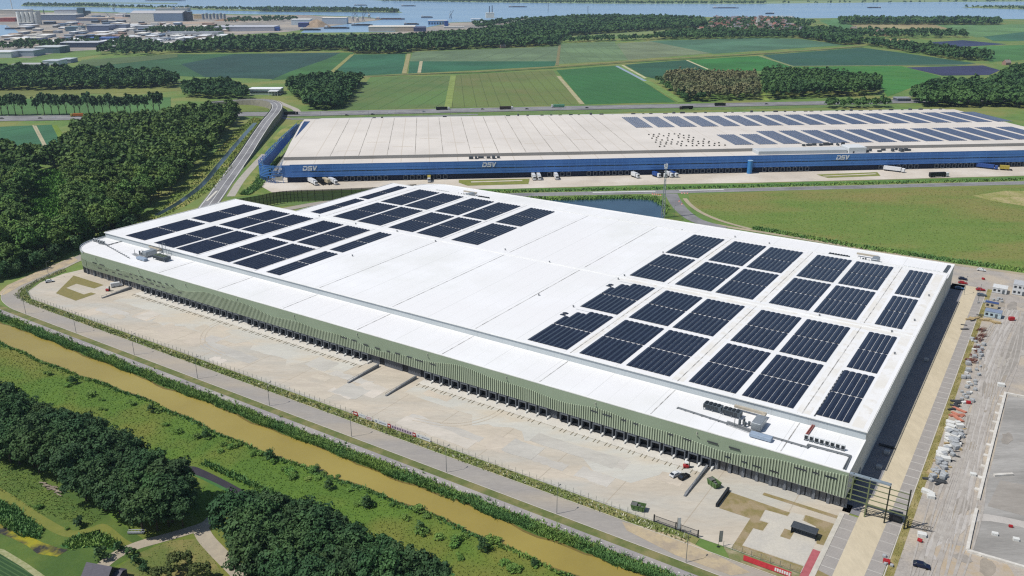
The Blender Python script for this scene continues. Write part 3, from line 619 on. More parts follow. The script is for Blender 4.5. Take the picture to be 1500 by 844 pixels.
names = ['first', 'second', 'third', 'fourth', 'fifth', 'sixth']
for r, (y0, y1, rn) in enumerate(ROWS):
    for i, (x0, x1, n) in enumerate(LC[r]):
        solar_block(x0, x1, y0, y1, n, 'solar block, %s in from the curved corner end, %s row back from the green facade' % (names[i], rn), 'solar blocks at the curved corner end')
for (y0, rn) in ((59, 'first'), (101.5, 'second')):
    solar_block(-130.6, -127.9, y0 - 4, y0 - .5, 1, 'tiny black solar panel spur sticking out of the sixth block of the %s row' % rn, 'solar panel spurs')

# ------------------------------------------------------------------ plant on the roof
steel = plain('galvanised', '#a9b0b5', .4, .4); steel_d = plain('machine_grey', '#6a7278', .5, .2); white_c = plain('unit_white', '#dfe2e3', .5); pipe_m = plain('pipe_lagging', '#8e9294', .4, .5)
def chiller(name, x, y, z, L, Wd, label, m_top):
    t = empty(name, (*W(x, y), z), WTH, label=label, cat='chiller')
    b = MB(); b.box(0, L, 0, Wd, .9, 2.3); b.build('casing', plain('chiller_grey', '#59636b'), t)
    b = MB()
    for i in range(int(L / 1.3)): b.box(i * 1.3 + .1, i * 1.3 + 1.2, -.06, 0, 1, 2.2); b.box(i * 1.3 + .1, i * 1.3 + 1.2, Wd, Wd + .06, 1, 2.2)
    b.build('coil_grille', plain('grille_dark', '#3b4248'), t)
    b = MB()
    for i in range(int(L / 1.4)):
        for j in (0.3, .7): b.cyl((i * 1.4 + .8, Wd * j), .5, 2.3, 2.6, 10)
    b.build('fan', m_top, t)
    b = MB()
    for i in (0.1, L / 2, L - .3):
        for j in (.1, Wd - .3): b.box(i, i + .2, j, j + .2, 0, .9)
    b.build('leg', steel, t)
    return t
ch_dark = plain('fan_dark', '#2c3238')
chiller('chiller', -50.5, 13.5, H1 - .25, 6.2, 2.6, 'twin grey chillers beside the ducted air unit on the front roof, first of the pair', ch_dark)
chiller('chiller', -43.8, 13.2, H1 - .25, 6.2, 2.6, 'grey roof chiller standing between its twin and the ducted air unit', ch_dark)
chiller('chiller', -349, 12.5, H1 - .25, 9.5, 4, 'green topped chiller on the front roof near the curved corner', plain('fan_green', '#6e7a5c'))
chiller('chiller', -57, 206, H1 - .25, 10.5, 2.6, 'dark chiller bank on the rear roof strip next to round ducts', ch_dark)
chiller('chiller', -281, 206.5, H1 - .25, 8.5, 2.6, 'dark chiller on the rear roof strip behind the far solar blocks', ch_dark)
def ahu(x, y, z, label, mirror=1):
    t = empty('air_handling_unit', (*W(x, y), z), WTH, label=label, cat='air unit')
    b = MB(); b.bevbox(0, 3.2, 0, 6.5, .6, 3.0, .15); b.build('casing', steel, t)
    b = MB(); b.bevbox(1, 8, -4.5, -2.3, .4, 1.5, .12); b.build('air_box', plain('unit_blue_grey', '#9fb0c4'), t)
    b = MB(); b.box(.8, 1.8, 6.4, 10.2, 1.2, 2.0); b.box(-9, 1.8, 10.0, 11.0, 1.2, 2.0); b.build('duct', mat('duct_tan', '#c2b8a6', '#b0a898', .4, coords='obj'), t)
    b = MB()
    for i in range(4): b.cyl((-4 + i * .9, 1.2 + (i % 2) * 1.5), .45, .3, 2.4 - i * .3, 10)
    b.build('pump', steel_d, t)
    b = MB()
    for i in range(5): b.bar((-8, -1 + i * .5, .6), (2, -2.5 + i * .5, .6), .11)
    b.bar((-5, -1, .4), (-5, -1, 3.6), .12); b.bar((-3, 2, .4), (-3, 2, 3), .12); b.build('pipework', pipe_m, t)
ahu(-32.5, 8.5, H1 - .25, 'galvanised air handling unit with tan ducts on the front roof')
ahu(-36.0, 207, H1 - .25, 'air handling unit with round ducts on the rear roof strip')
ahu(-357, 12, H1 - .25, 'air handling unit beside the lattice frame near the curved roof corner')
ahu(-290, 206, H1 - .25, 'small air unit on the rear roof strip at the far apex')
def pipe_run(pts, z, label, r=.14, n=2, m=None, name='pipe_run'):
    t = empty(name, (*W(*pts[0]), z), WTH, label=label, cat='pipes'); b = MB(); x0, y0 = pts[0]
    for k in range(n):
        q = offset_line(pts, k * .55)
        for i in range(len(q) - 1): b.bar((q[i][0] - x0, q[i][1] - y0, .35), (q[i + 1][0] - x0, q[i + 1][1] - y0, .35), r)
    b.build('pipe', m or pipe_m, t)
    b = MB()
    for i in range(len(pts) - 1):
        L_ = math.dist(pts[i], pts[i + 1])
        for s_ in range(int(L_ // 3) + 1):
            f = s_ * 3 / max(L_, .1); x = pts[i][0] + (pts[i + 1][0] - pts[i][0]) * f - x0; y = pts[i][1] + (pts[i + 1][1] - pts[i][1]) * f - y0
            b.box(x - .2, x + .2, y - .2, y + 1.0, 0, .2)
    b.build('support', steel_d, t)
pipe_run([(-58, 9.4), (-34, 7.6), (-14, 7.2), (-13.5, 9)], H1 - .25, 'long lagged pipe pair from the front chillers to the row of small units')
pipe_run([(-14.5, 8.8), (-1.9, 9.2), (-1.9, .8)], H1 - .25, 'short elbow pipe run at the bright front corner of the roof', .2)
pipe_run([(-16.5, 23.2), (-16.7, 14.5)], H1 - .25, 'rust red pipe coming down the roof step to the small units', .22, 2, plain('pipe_red', '#a8645c'))
pipe_run([(-16.6, 24), (-16.9, 64)], H2 - .25, 'thin cable tray along the narrow solar block column', .08, 1)
pipe_run([(-401, 15.5), (-360, 6.5)], H1 - .25, 'thin pipe run from the curved corner units to the lattice frame', .15, 1)
pipe_run([(-391, 22), (-391, 14), (-398, 13)], H1 - .25, 'grey pipe stepping off the upper roof near the curved corner', .2, 1)
pipe_run([(-30, 204.6), (-6, 204.2), (-3, 205)], H1 - .25, 'pipe run on the rear roof strip leading to the small outdoor units', .14, 2)
pipe_run([(-2.2, 204), (-1.5, 226)], H1 - .25, 'dark pipe bundle along the side edge of the rear roof strip', .3, 3, steel_d)
def small_units(x, y, z, n, lab, grp, sp=1.6):
    t0 = None
    for i in range(n):
        if t0 is None:
            t0 = empty('condenser_unit', (*W(x, y), z), WTH, label=lab, cat='condenser unit', group=grp)
            b = MB(); b.bevbox(-.65, .65, -.3, .3, .35, 1.9, .06); b.build('casing', white_c, t0)
            b = MB(); b.box(-.5, .5, -.34, -.3, .5, 1.7); b.build('grille', ch_dark, t0)
            b = MB(); b.box(-.6, .6, -.5, .5, 0, .33); b.build('stand', steel_d, t0)
        else: dup(t0, (*W(x + i * sp, y - i * .02), z), WTH)
small_units(-15.8, 12.2, H1 - .25, 8, 'white condenser unit in the row on the bright front roof corner', 'condensers on the front roof corner')
small_units(-20, 208.5, H1 - .25, 9, 'white condenser unit in the row on the rear roof strip', 'condensers on the rear roof strip', 1.9)
small_units(-404, 14.5, H1 - .25, 5, 'white condenser unit by the curved roof corner', 'condensers at the curved corner', 2.3)
small_units(-316, 209, H1 - .25, 6, 'white condenser unit at the far apex of the rear roof strip', 'condensers at the far apex', 1.9)
t = empty('roof_gantry', (*W(-351.5, 18.5), H1 - .25), WTH, label='slim steel gantry frame standing beside the chiller near the curved roof corner', cat='gantry')
b = MB()
for x in (0, 3):
    for y in (0, 2): b.bar((x, y, 0), (x * .7 + .4, y, 6.5), .12)
for z in (2.2, 4.4, 6.5): b.bar((.1, 0, z), (2.8, 0, z), .08); b.bar((.1, 2, z), (2.8, 2, z), .08)
b.bar((.4, 0, 6.5), (6, 1, 5.8), .1)
b.build('frame', steel, t)
# steel grid screen at the front corner
scr = empty('corner_grid_screen', (*W(.4, 0), 0), WTH, label='green steel grid screen standing on posts beyond the front corner of the warehouse', cat='screen')
g1 = plain('screen_green', '#7f8a66', .5, .2); g2 = plain('screen_dark', '#33382f', .5, .2)
for x in (1.0, 5.6, 11.1, 16.5):
    b = MB(); b.box(x - .18, x + .18, -.2, .2, 0 if x > 2 else 4.2, 13.3); b.build('post', g1 if x < 7 else g2, scr)
for k, z in enumerate((4.4, 6.2, 8.0, 9.8, 11.6)):
    b = MB(); b.box(0, 16.5, -.1, .1, z, z + (.22 if k else .35)); b.build('rail', g1, scr)
b = MB(); b.box(-.1, 11.3, -.6, .6, 12.9, 13.3); b.build('top_beam', plain('beam_grey', '#9aa7b0', .4, .2), scr)
# ground-level pieces in the yard
ramp_m = mat('ramp_wall', '#8d8f92', '#7d7f83', .4, coords='obj')
for i, (x, y0, y1, lab) in enumerate(((-352, -16.5, 0, 'grey retaining wall beside the white van'), (-183.6, -18.8, -.8, 'thinner grey ramp wall of the pair in mid yard'), (-163.8, -19, -.8, 'thicker grey ramp wall of the pair in mid yard'),
                                     (-42.6, -19.3, -.4, 'long grey ramp wall beside the two parked cars'), (-32.4, -19.2, -9, 'black edged ramp wall beside the dry planting bed'))):
    t = empty('ramp_wall', (*W(x, 0), 0), WTH, label=lab, cat='wall', group='ramp walls in the yard')
    b = MB(); b.add([(-.35, y0, .1), (.35, y0, .1), (.35, y1, .1), (-.35, y1, .1), (-.35, y0, .5 if i != 4 else 1.2), (.35, y0, .5 if i != 4 else 1.2), (.35, y1, 1.5), (-.35, y1, 1.5)], [(0, 1, 5, 4), (1, 2, 6, 5), (2, 3, 7, 6), (3, 0, 4, 7), (4, 5, 6, 7)])
    b.build('wall', ramp_m if i != 4 else dark_m, t)
    if i != 4:
        b = MB(); b.box(-.06, .06, y0, y1, 1.4, 1.5); 
        for k in range(7): yy = y0 + (y1 - y0) * k / 6; b.box(-.05, .05, yy - .05, yy + .05, .5, 1.5)
        b.build('handrail', steel, t)
# ------------------------------------------------------------------ the blue warehouse
HD, HD2 = 14.3, 16.6
DL, DDEP = 680.0, 213.0
bw = empty('warehouse', (DX, DY, 0), DTH, label='very long blue fronted warehouse with pale flat roof behind the white one', cat='warehouse')
roof2 = mat('roof_beige', '#dbd4cc', '#d0c9c0', 0.03, coords='obj', c3='#dfd8cf', s3=0.01, k=.87, bands=[(22.5, '#c9bfb2', .03, 0), (7.5, '#d0c7bb', .03, math.pi / 2)])
blue_m = mat('facade_blue', '#4a77b8', '#426dac', 0.05, coords='obj', bands=[(6.2, '#5684c2', .05, 0)], c3='#5080c0', s3=.02, rough=.4, k=1.0)
blue_l = mat('facade_blue_light', '#4a80c4', '#3d70b0', 0.2, coords='obj', rough=.4, k=1.0)
navy = mat('facade_navy', '#1e273c', '#252e44', 0.2, coords='obj')
strip = [(-1, 0), (DL, 0), (DL, 19), (-2.5, 19)]
b = MB(); b.prism(strip, 4.6, HD - .3, bot=True); o = b.build('front_roof', [roof2, blue_m], bw)
for p in o.data.polygons: p.material_index = 0 if p.normal.z > .5 else 1
b = MB(); b.prism([(-2.5, 19.05), (DL, 19.05), (DL, DDEP), (-11, DDEP), (-11, 190), (-6, 80)], 0, HD2); o = b.build('main_roof', [roof2, mat('step_grey', '#a2a09c', '#989692', .05, coords='obj')], bw)
for p in o.data.polygons: p.material_index = 0 if p.normal.z > .5 else 1
b = MB(); b.prism([(-8, DDEP + .05), (DL, DDEP + .05), (DL, DDEP + 20), (4, DDEP + 20)], 0, HD); b.build('rear_roof', mat('rear_roof_grey', '#cfcdc9', '#c4c2be', .02, coords='obj'), bw)
b = MB(); b.box(5, DL, -.35, -.02, 4.6, 8.3); b.box(5, DL, -.35, -.02, 9.1, HD + .1); b.build('facade_panel', blue_m, bw)
b = MB()
x = 20
while x < DL: b.box(x, x + 5.5, -.2, -.03, 8.3, 9.1); x += 6.2
b.build('window_band', glass_m, bw)
b = MB(); b.box(5, DL, -.42, -.36, 4.6, 4.75); b.box(5, DL, -.42, -.36, 6.4, 6.5); b.box(5, DL, -.42, -.36, 11.3, 11.4); b.box(5, DL, -.42, -.36, HD - .1, HD + .15); b.build('facade_trim', blue_l, bw)
b = MB(); b.box(2, DL, 1.5, 3, 0, 4.58); b.build('base_wall', navy, bw)
# docks of the blue warehouse
b = MB(); b.box(-1.7, -1.2, .2, 1.48, 1, 4.1); b.box(1.2, 1.7, .2, 1.48, 1, 4.1); b.box(-1.2, 1.2, .2, 1.48, 3.6, 4.1); b.box(-1.5, 1.5, -.1, 1.48, .6, 1.0)
dk = b.build('loading_dock', plain('dock_far', '#6e747c'), bw)
b = MB(); b.box(-.25, .25, -.1, .1, 4.2, 4.5); b.build('dock_lamp', plain('dock_lamp', '#c8ccd0'), dk)
dx = [47 + 5.2 * i for i in range(7)] + [93.6 + 5.2 * i for i in range(7)] + [208 + 5.2 * i for i in range(4)] + [240 + 5.2 * i for i in range(8)] + [308 + 5.2 * i for i in range(12)] + [386 + 5.2 * i for i in range(8)] + [486 + 5.2 * i for i in range(7)] + [535 + 5.2 * i for i in range(7)] + [598 + 5.2 * i for i in range(8)]
for i, x in enumerate(dx):
    if i == 0: dk.location = (x, 0, 0)
    else: c = dup(dk, (x, 0, 0)); c.parent = bw
# roof seams of the bare part
b = MB(); rs = random.Random(9)
for k in range(12):
    x = 34 + k * 22.5; y = 20
    while y < DDEP - 2:
        l = rs.uniform(6, 20)
        b.box(x - .3, x + rs.uniform(.0, .3), y, min(y + l, DDEP - 1), HD2 + .02, HD2 + .07); y += l + .4
b.build('roof_seam', mat('seam_dark', '#918b82', '#a8a298', .1, coords='obj'), bw)
b = MB()
for k in range(10): b.box(34 + k * 22.5 + 3, 34 + k * 22.5 + 20, 40 + (k * 37 % 60), 41.5 + (k * 37 % 60), HD2 + .01, HD2 + .04)
b.build('roof_patch', mat('patch_tan', '#cbbfae', '#d2c8ba', .1, coords='obj'), bw)
# raised plant deck and tower on the front strip
b = MB(); b.bevbox(381, 457, 4, 18, HD - .3, HD + 2.6, .3); b.build('plant_deck', mat('plant_grey', '#b9bfc4', '#c6cacd', .05, coords='obj'), bw)
b = MB(); b.bevbox(457.6, 473, 3, 17, HD - .3, HD + 4.5, .3); b.build('plant_tower', mat('plant_white', '#dcdfe1', '#cfd3d6', .05, coords='obj'), bw)
# open blue screen round the end
scr2 = []
pts = [(-1, -.3), (-7, -.6), (-13, 2.0), (-18, 7.0), (-21, 14), (-22.5, 22), (-22.5, 60), (-21.5, 120), (-18, 205), (-14, 214), (-8, 216), (2, 217)]
pts = pts[:1] + smooth_line(pts[1:6], 4) + pts[6:]
b = MB()
for z in [4.4 + 1.25 * i for i in range(8)]:
    hgt = .62
    for i in range(len(pts) - 1):
        a, c = pts[i], pts[i + 1]
        L_ = math.dist(a, c); u = ((c[0] - a[0]) / L_, (c[1] - a[1]) / L_); s = 0
        while s < L_ - .2:
            e = min(s + rs.uniform(4, 12), L_)
            if rs.random() < .9:
                p = (a[0] + u[0] * s, a[1] + u[1] * s); q = (a[0] + u[0] * e, a[1] + u[1] * e); nx, ny = -u[1] * .15, u[0] * .15
                b.add([(p[0] - nx, p[1] - ny, z), (q[0] - nx, q[1] - ny, z), (q[0] - nx, q[1] - ny, z + hgt), (p[0] - nx, p[1] - ny, z + hgt), (p[0] + nx, p[1] + ny, z), (q[0] + nx, q[1] + ny, z), (q[0] + nx, q[1] + ny, z + hgt), (p[0] + nx, p[1] + ny, z + hgt)],
                      [(0, 1, 2, 3), (5, 4, 7, 6), (3, 2, 6, 7), (1, 0, 4, 5), (0, 3, 7, 4), (2, 1, 5, 6)])
            s = e
b.build('end_screen', blue_l, bw)
for i in range(len(pts) - 1):
    L_ = math.dist(pts[i], pts[i + 1])
    for k in range(max(1, int(L_ / 8))):
        f = k / max(1, int(L_ / 8)); x, y = pts[i][0] + (pts[i + 1][0] - pts[i][0]) * f, pts[i][1] + (pts[i + 1][1] - pts[i][1]) * f
        b = MB(); b.box(x - .15, x + .15, y - .15, y + .15, 0, HD); b.build('screen_post', blue_m, bw)
b = MB(); b.strip([(-19.5, 24), (-19.5, 190), (-16, 205)], 4, 12.6); b.build('inner_screen', blue_m, bw); b = MB(); b.strip([(-7.5, 40), (-12.6, 185)], 0, 9); b.build('inner_screen', blue_m, bw)
b = MB(); b.prism([(-18, 12), (-3.2, 8), (-7, 90), (-12, 190), (-18, 190)], 0, .3); b.prism([(-12.4, 20), (-9.5, 20), (-11, 100), (-13, 100)], .3, 5); b.build('ramp_deck', mat('ramp_grey', '#8f8d84', '#7d7c70', .2, coords='obj'), bw)
b = MB()
for i in range(9): b.bar((-6, 8 + i * 9, 5), (-3.4 - i * .3, 12 + i * 9, 14), .4)
b.build('brace', plain('brace_white', '#d5d9dc'), bw)
b = MB(); b.prism([(-5.4, 105), (-4.2, 160), (-3.6, 199), (-9.6, 199), (-7.6, 150)], HD2 - 2, HD2 + .03); b.build('roof_well', plain('well_blue', '#2c4a78'), bw)
# block lettering, three times on the facade
def strokes(polys, name):
    b = MB()
    for p in polys:
        n = len(p); vs = [(x, -.55, z) for x, z in p] + [(x, -.30, z) for x, z in p]
        b.add(vs, [tuple(range(n)), tuple(range(2 * n - 1, n - 1, -1))] + [((i + 1) % n, i, n + i, n + (i + 1) % n) for i in range(n)])
    return b.build(name, plain('sign_white', '#f2f4f6', .5), bw)
def sh(x, z): return (x + z * .22, z)
def rect(x0, x1, z0, z1): return [sh(x0, z0), sh(x1, z0), sh(x1, z1), sh(x0, z1)]
H_ = 3.7; T = .85
LOGO = [rect(0, 3.0, H_ - T, H_), rect(0, 3.0, 0, T), rect(0, .95, T, H_ - 1.5), [sh(3.0, 0), sh(3.9, .8), sh(3.9, H_ - .8), sh(3.0, H_)],
        rect(4.5, 8.0, H_ - T, H_), rect(4.5, 5.4, H_ / 2 + .1, H_ - T), rect(4.5, 8.0, H_ / 2 - .32, H_ / 2 + .4), rect(7.1, 8.0, T, H_ / 2 - .3), rect(4.3, 8.0, 0, T),
        [sh(8.5, H_), sh(9.5, H_), sh(10.3, 1.2), sh(10.3, 0), sh(9.6, 0)], [sh(12.0, H_), sh(11.0, H_), sh(10.2, 1.1), sh(10.2, 0), sh(10.8, 0)]]
for x in (14.5, 154, 446):
    strokes([[(px * .88 + x, pz * .95 + 9.6) for px, pz in p] for p in LOGO], 'sign_lettering')
# solar blocks on its roof
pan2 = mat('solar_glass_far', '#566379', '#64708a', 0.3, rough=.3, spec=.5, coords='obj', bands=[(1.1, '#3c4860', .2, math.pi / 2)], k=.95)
def far_block(x0, x1, y0, y1, lab):
    b = MB(); n = 8; wd = (x1 - x0) / n
    for i in range(n):
        a, c = i * wd + .22, (i + 1) * wd - .22; m = (a + c) / 2; L_ = y1 - y0
        b.add([(a, 0, .15), (c, 0, .15), (m, 0, .4), (a, L_, .15), (c, L_, .15), (m, L_, .4)], [(0, 2, 5, 3), (2, 1, 4, 5), (0, 1, 2), (4, 3, 5), (0, 3, 4, 1)])
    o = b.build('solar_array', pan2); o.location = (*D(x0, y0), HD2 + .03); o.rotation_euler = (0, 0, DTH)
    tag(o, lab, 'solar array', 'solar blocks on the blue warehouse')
ORD = ['first', 'second', 'third', 'fourth', 'fifth', 'sixth', 'seventh', 'eighth', 'ninth', 'tenth', 'eleventh', 'twelfth', 'thirteenth', 'fourteenth', 'fifteenth', 'sixteenth', 'seventeenth', 'eighteenth', 'nineteenth', 'twentieth']
for k in range(18):
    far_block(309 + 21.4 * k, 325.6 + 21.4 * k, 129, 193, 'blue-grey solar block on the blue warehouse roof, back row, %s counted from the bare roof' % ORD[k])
for k in range(14):
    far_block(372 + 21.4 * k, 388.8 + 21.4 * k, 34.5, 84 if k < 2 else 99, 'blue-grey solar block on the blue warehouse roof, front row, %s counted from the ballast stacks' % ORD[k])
b = MB(); b.bevbox(-.62, .62, -.6, .6, 0, .9, .1); b0 = b.build('ballast_stack', plain('ballast_dark', '#5a5854'))
tag(b0, 'small dark ballast stack on the beige roof in front of the solar blocks', 'ballast stack', 'ballast stacks laid out on the beige roof')
k = 0
for r in range(7):
    for i in range(13 - r):
        x, y = 306 + i * 4.7 + (r % 2) * 2.3 + r * .9 + rnd.uniform(-.6, .6), 33 + r * 9.6 + rnd.uniform(-1.5, 1.5)
        if rnd.random() < .12: continue
        o = b0 if k == 0 else b0.copy()
        if k: COL.objects.link(o)
        o.location = (*D(x, y), HD2); o.rotation_euler = (0, 0, DTH); k += 1
# clutter of units along the roof edges
b = MB(); b.bevbox(-1.6, 1.6, -.9, .9, .3, 2.4, .12); b.box(-1.5, 1.5, -.8, .8, 0, .3); u0 = b.build('rooftop_unit', [plain('unit_dark', '#50565c')])
tag(u0, 'dark rooftop unit on the edge of the beige roof', 'rooftop unit', 'rooftop units on the beige roof')
spots = [(462 + 6 * i, 4 + (i * 5) % 9, HD - .3) for i in range(9)] + [(505, 6, HD - .3), (513, 8, HD - .3)] + [(146 + 4 * i, 10 + i % 3, HD - .3) for i in range(3)] + [(160 + 4 * i, 11 - i % 2, HD - .3) for i in range(3)]
spots += [(195 + 11 * i + rs.uniform(-3, 3), DDEP + rs.uniform(3, 14), HD) for i in range(46)] + [(428 + 5 * i, 24 + i % 3, HD2) for i in range(8)] + [(58, DDEP + 8, HD), (66, DDEP + 9, HD), (130, DDEP + 7, HD)]
for i, (x, y, z) in enumerate(spots):
    if DL - 3 < x: continue
    o = u0 if i == 0 else u0.copy()
    if i: COL.objects.link(o)
    o.location = (*D(x, y), z); o.rotation_euler = (0, 0, DTH + (math.pi / 2 if i % 3 == 0 else 0)); o.scale = (rs.uniform(.6, 1.5), rs.uniform(.7, 1.4), rs.uniform(.6, 1.1))
b = MB(); b.cyl((0, 0), 2.1, 0, 10.5, 16); tw = b.build('storage_tower', mat('tower_blue', '#3f86c4', '#397ab4', .5, coords='obj', rough=.4)); tw.location = (*D(372.5, -2.2), 0.1)
tag(tw, 'bright blue round tower standing against the blue facade', 'tower')
b = MB(); b.cyl((0, 0), 2.2, 10.45, 10.8, 16); b.build('cap', plain('tower_cap', '#9cc0dc'), tw)
# ------------------------------------------------------------------ lorries and cars
tyre = plain('tyre_black', '#17181a', .8)
def lorry(x, y, rz, body, cab, label, L=13.6, z=.13, loc=None, group='lorries'):
    t = empty('lorry', (x, y, z), rz, label=label, cat='lorry', group=group)
    b = MB(); b.bevbox(-L + 1, 1, -1.25, 1.25, 1.15, 4.0, .06); b.build('trailer', body, t)
    b = MB(); b.box(-L + 1.3, 2.6, -.9, .9, .75, 1.14); b.build('chassis', plain('chassis', '#2a2c30'), t)
    if cab is not None:
        b = MB(); b.bevbox(1.6, 3.9, -1.2, 1.2, .55, 3.6, .22); c = b.build('cab', cab, t)
        b = MB(); b.box(3.88, 3.93, -1.05, 1.05, 1.9, 2.9); b.build('windscreen', glass_m, c)
    for wx in (-L + 2.2, -L + 3.5, -L + 4.8, 0.2, 3.0):
        for sy in (-1, 1):
            b = MB(); M = Matrix.Translation((wx, sy * 1.05, .52)) @ Matrix.Rotation(math.pi / 2, 4, 'X')
            vs = [M @ Vector((.52 * math.cos(a), .52 * math.sin(a), zz_)) for zz_ in (-.16, .16) for a in [2 * math.pi * i / 10 for i in range(10)]]
            b.add(vs, [(i, (i + 1) % 10, 10 + (i + 1) % 10, 10 + i) for i in range(10)] + [tuple(range(9, -1, -1)), tuple(range(10, 20))]); b.build('wheel', tyre, t)
    return t
vw = plain('van_white', '#e6e8ea', .4); vk = plain('lorry_black', '#1c1e22', .5); vb = plain('lorry_blue', '#2c4f94', .4); vg = plain('lorry_green', '#6fae8a', .5); vy = plain('lorry_yellow', '#b9a648', .5); vo = plain('lorry_orange', '#c8762c', .5); vc = plain('lorry_cream', '#cfc2a6', .5); vbr = plain('lorry_brown', '#4a3a36', .5); vr = plain('red_paint', '#b02a2e', .4); vs_ = plain('silver_paint', '#a8acb2', .3, .4)
perp = DTH - math.pi / 2
def dl(x, y, a, *k, **kw): return lorry(*D(x, y), DTH + a, *k, **kw)
dl(24, -9, R(-62), vw, vw, 'white lorry leftmost of the four parked at the blue warehouse corner')
dl(30, -8.5, R(-62), vk, None, 'black box trailer next to the white lorry at the blue warehouse corner')
dl(34.5, -8.0, R(-62), vc, None, 'cream roofed trailer second from the open side of the parked four')
dl(39, -8.0, R(-62), vw, vw, 'pale lorry on the open concrete side of the parked four')
for x, lab in ((194.6, 'white lorry backed to the blue docks, left of the close pair'), (198.8, 'white lorry backed to the blue docks, right of the close pair'), (212.6, 'white lorry backed to the blue docks, alone right of the pair')):
    dl(x, -7.5, -math.pi / 2, vw, vw, lab)
dl(497, -10, R(-42), vw, vw, 'white lorry pulling out at an angle by the yard garden')
dl(523, -30, R(4), vk, vw, 'black trailer with white cab parked along the road verge')
dl(580, -7, R(-42), vb, vb, 'blue lorry standing askew next to a short yellow trailer')
dl(590, -12, R(-25), vy, None, 'short yellow trailer beside the askew blue lorry', L=7)
for x, m_, lab in ((276.5, vw, 'white tractor unit with short body alone before the blue docks'), (293.8, vb, 'blue and white short lorry, first of the row behind the mast'), (299, vk, 'dark short lorry in the row behind the mast'), (304, vw, 'white short lorry in the row behind the mast'), (308, vb, 'blue short lorry at the end of the row behind the mast')):
    dl(x, -8.5, R(-70), m_, vw, lab, L=6.5)
dl(112, -6.5, -math.pi / 2, vy, vw, 'yellow topped lorry at the blue docks behind the roof apex', L=8)
def hwl(px, py, m_, cab, lab, s=1, L=13.6):
    a = math.atan2(G(px + 20, py - .45)[1] - G(px, py)[1], G(px + 20, py - .45)[0] - G(px, py)[0])
    return lorry(*G(px, py), a + (0 if s > 0 else math.pi), m_, cab, lab, L, group='lorries on the motorway')
hwl(654, 161.5, vk, vw, 'dark trailer lorry on the motorway above the middle of the beige roof', 1); hwl(747, 160.6, vbr, vw, 'brown trailer lorry on the motorway near a green fronted one', 1)
hwl(812, 158, vg, vw, 'pale green lorry on the motorway', -1); hwl(1058, 155.5, vk, vk, 'black lorry on the motorway below the brown wood', 1, 11); hwl(1000, 160.5, vk, vbr, 'dark lorry on the motorway slip beside the roof edge', -1)
hwl(432, 168.5, vk, vk, 'dark lorry just past the road bridge on the motorway', 1); hwl(109, 171.5, vo, vy, 'orange lorry with yellow cab on the motorway by the tree row', -1, 11)
def car(x, y, rz, paint, label, z=.13, van=False, group=None):
    t = empty('parked_car' if not van else 'van', (x, y, z), rz, label=label, cat='car' if not van else 'van', group=group)
    b = MB()
    if van: prof = [(-2.9, .35), (2.8, .35), (2.9, .9), (2.2, 1.25), (1.6, 2.35), (-2.85, 2.45)]; hw = 1.0
    else: prof = [(-2.15, .3), (2.15, .3), (2.2, .72), (1.15, .88), (.35, 1.42), (-1.25, 1.44), (-2.1, .98)]; hw = .9
    n = len(prof); ins = [1.0 if z_ < 1.0 else .82 for _, z_ in prof]
    vs = [(x_, -hw * k, z_) for (x_, z_), k in zip(prof, ins)] + [(x_, hw * k, z_) for (x_, z_), k in zip(prof, ins)]
    b.add(vs, [tuple(range(n - 1, -1, -1)), tuple(range(n, 2 * n))] + [(i, (i + 1) % n, n + (i + 1) % n, n + i) for i in range(n)])
    bm = bmesh.new(); o = b.build('body', paint, t); bm.from_mesh(o.data); bmesh.ops.recalc_face_normals(bm, faces=bm.faces)
    bmesh.ops.bevel(bm, geom=list(bm.edges), offset=.08, segments=1, affect='EDGES'); bm.to_mesh(o.data); bm.free()
    b = MB()
    if van:
        b.add([(1.68, -.78, 2.2), (1.68, .78, 2.2), (2.24, .85, 1.3), (2.24, -.85, 1.3)], [(0, 3, 2, 1)]); o = b.build('windscreen', glass_m, t); o.location = (.03, 0, .03)
    else:
        b.add([(.4, -.68, 1.38), (.4, .68, 1.38), (1.1, .74, .92), (1.1, -.74, .92)], [(0, 3, 2, 1)]); b.add([(-1.3, -.68, 1.4), (-1.3, .68, 1.4), (-2.02, .72, 1.02), (-2.02, -.72, 1.02)], [(0, 1, 2, 3)])
        o = b.build('windscreen', glass_m, t); o.location = (0, 0, .035)
        b = MB(); b.box(-1.2, .3, -.83, -.8, 1.0, 1.33); b.box(-1.2, .3, .8, .83, 1.0, 1.33); b.build('side_window', glass_m, t)
    for wx in (-1.35, 1.4):
        for sy in (-1, 1):
            b = MB(); M = Matrix.Translation((wx, sy * (hw - .12), .33)) @ Matrix.Rotation(math.pi / 2, 4, 'X')
            vs = [M @ Vector((.34 * math.cos(a), .34 * math.sin(a), z_)) for z_ in (-.13, .15 * 1.0) for a in [2 * math.pi * i / 10 for i in range(10)]]
            b.add(vs, [(i, (i + 1) % 10, 10 + (i + 1) % 10, 10 + i) for i in range(10)] + [tuple(range(9, -1, -1)), tuple(range(10, 20))]); b.build('wheel', tyre, t)
    return t
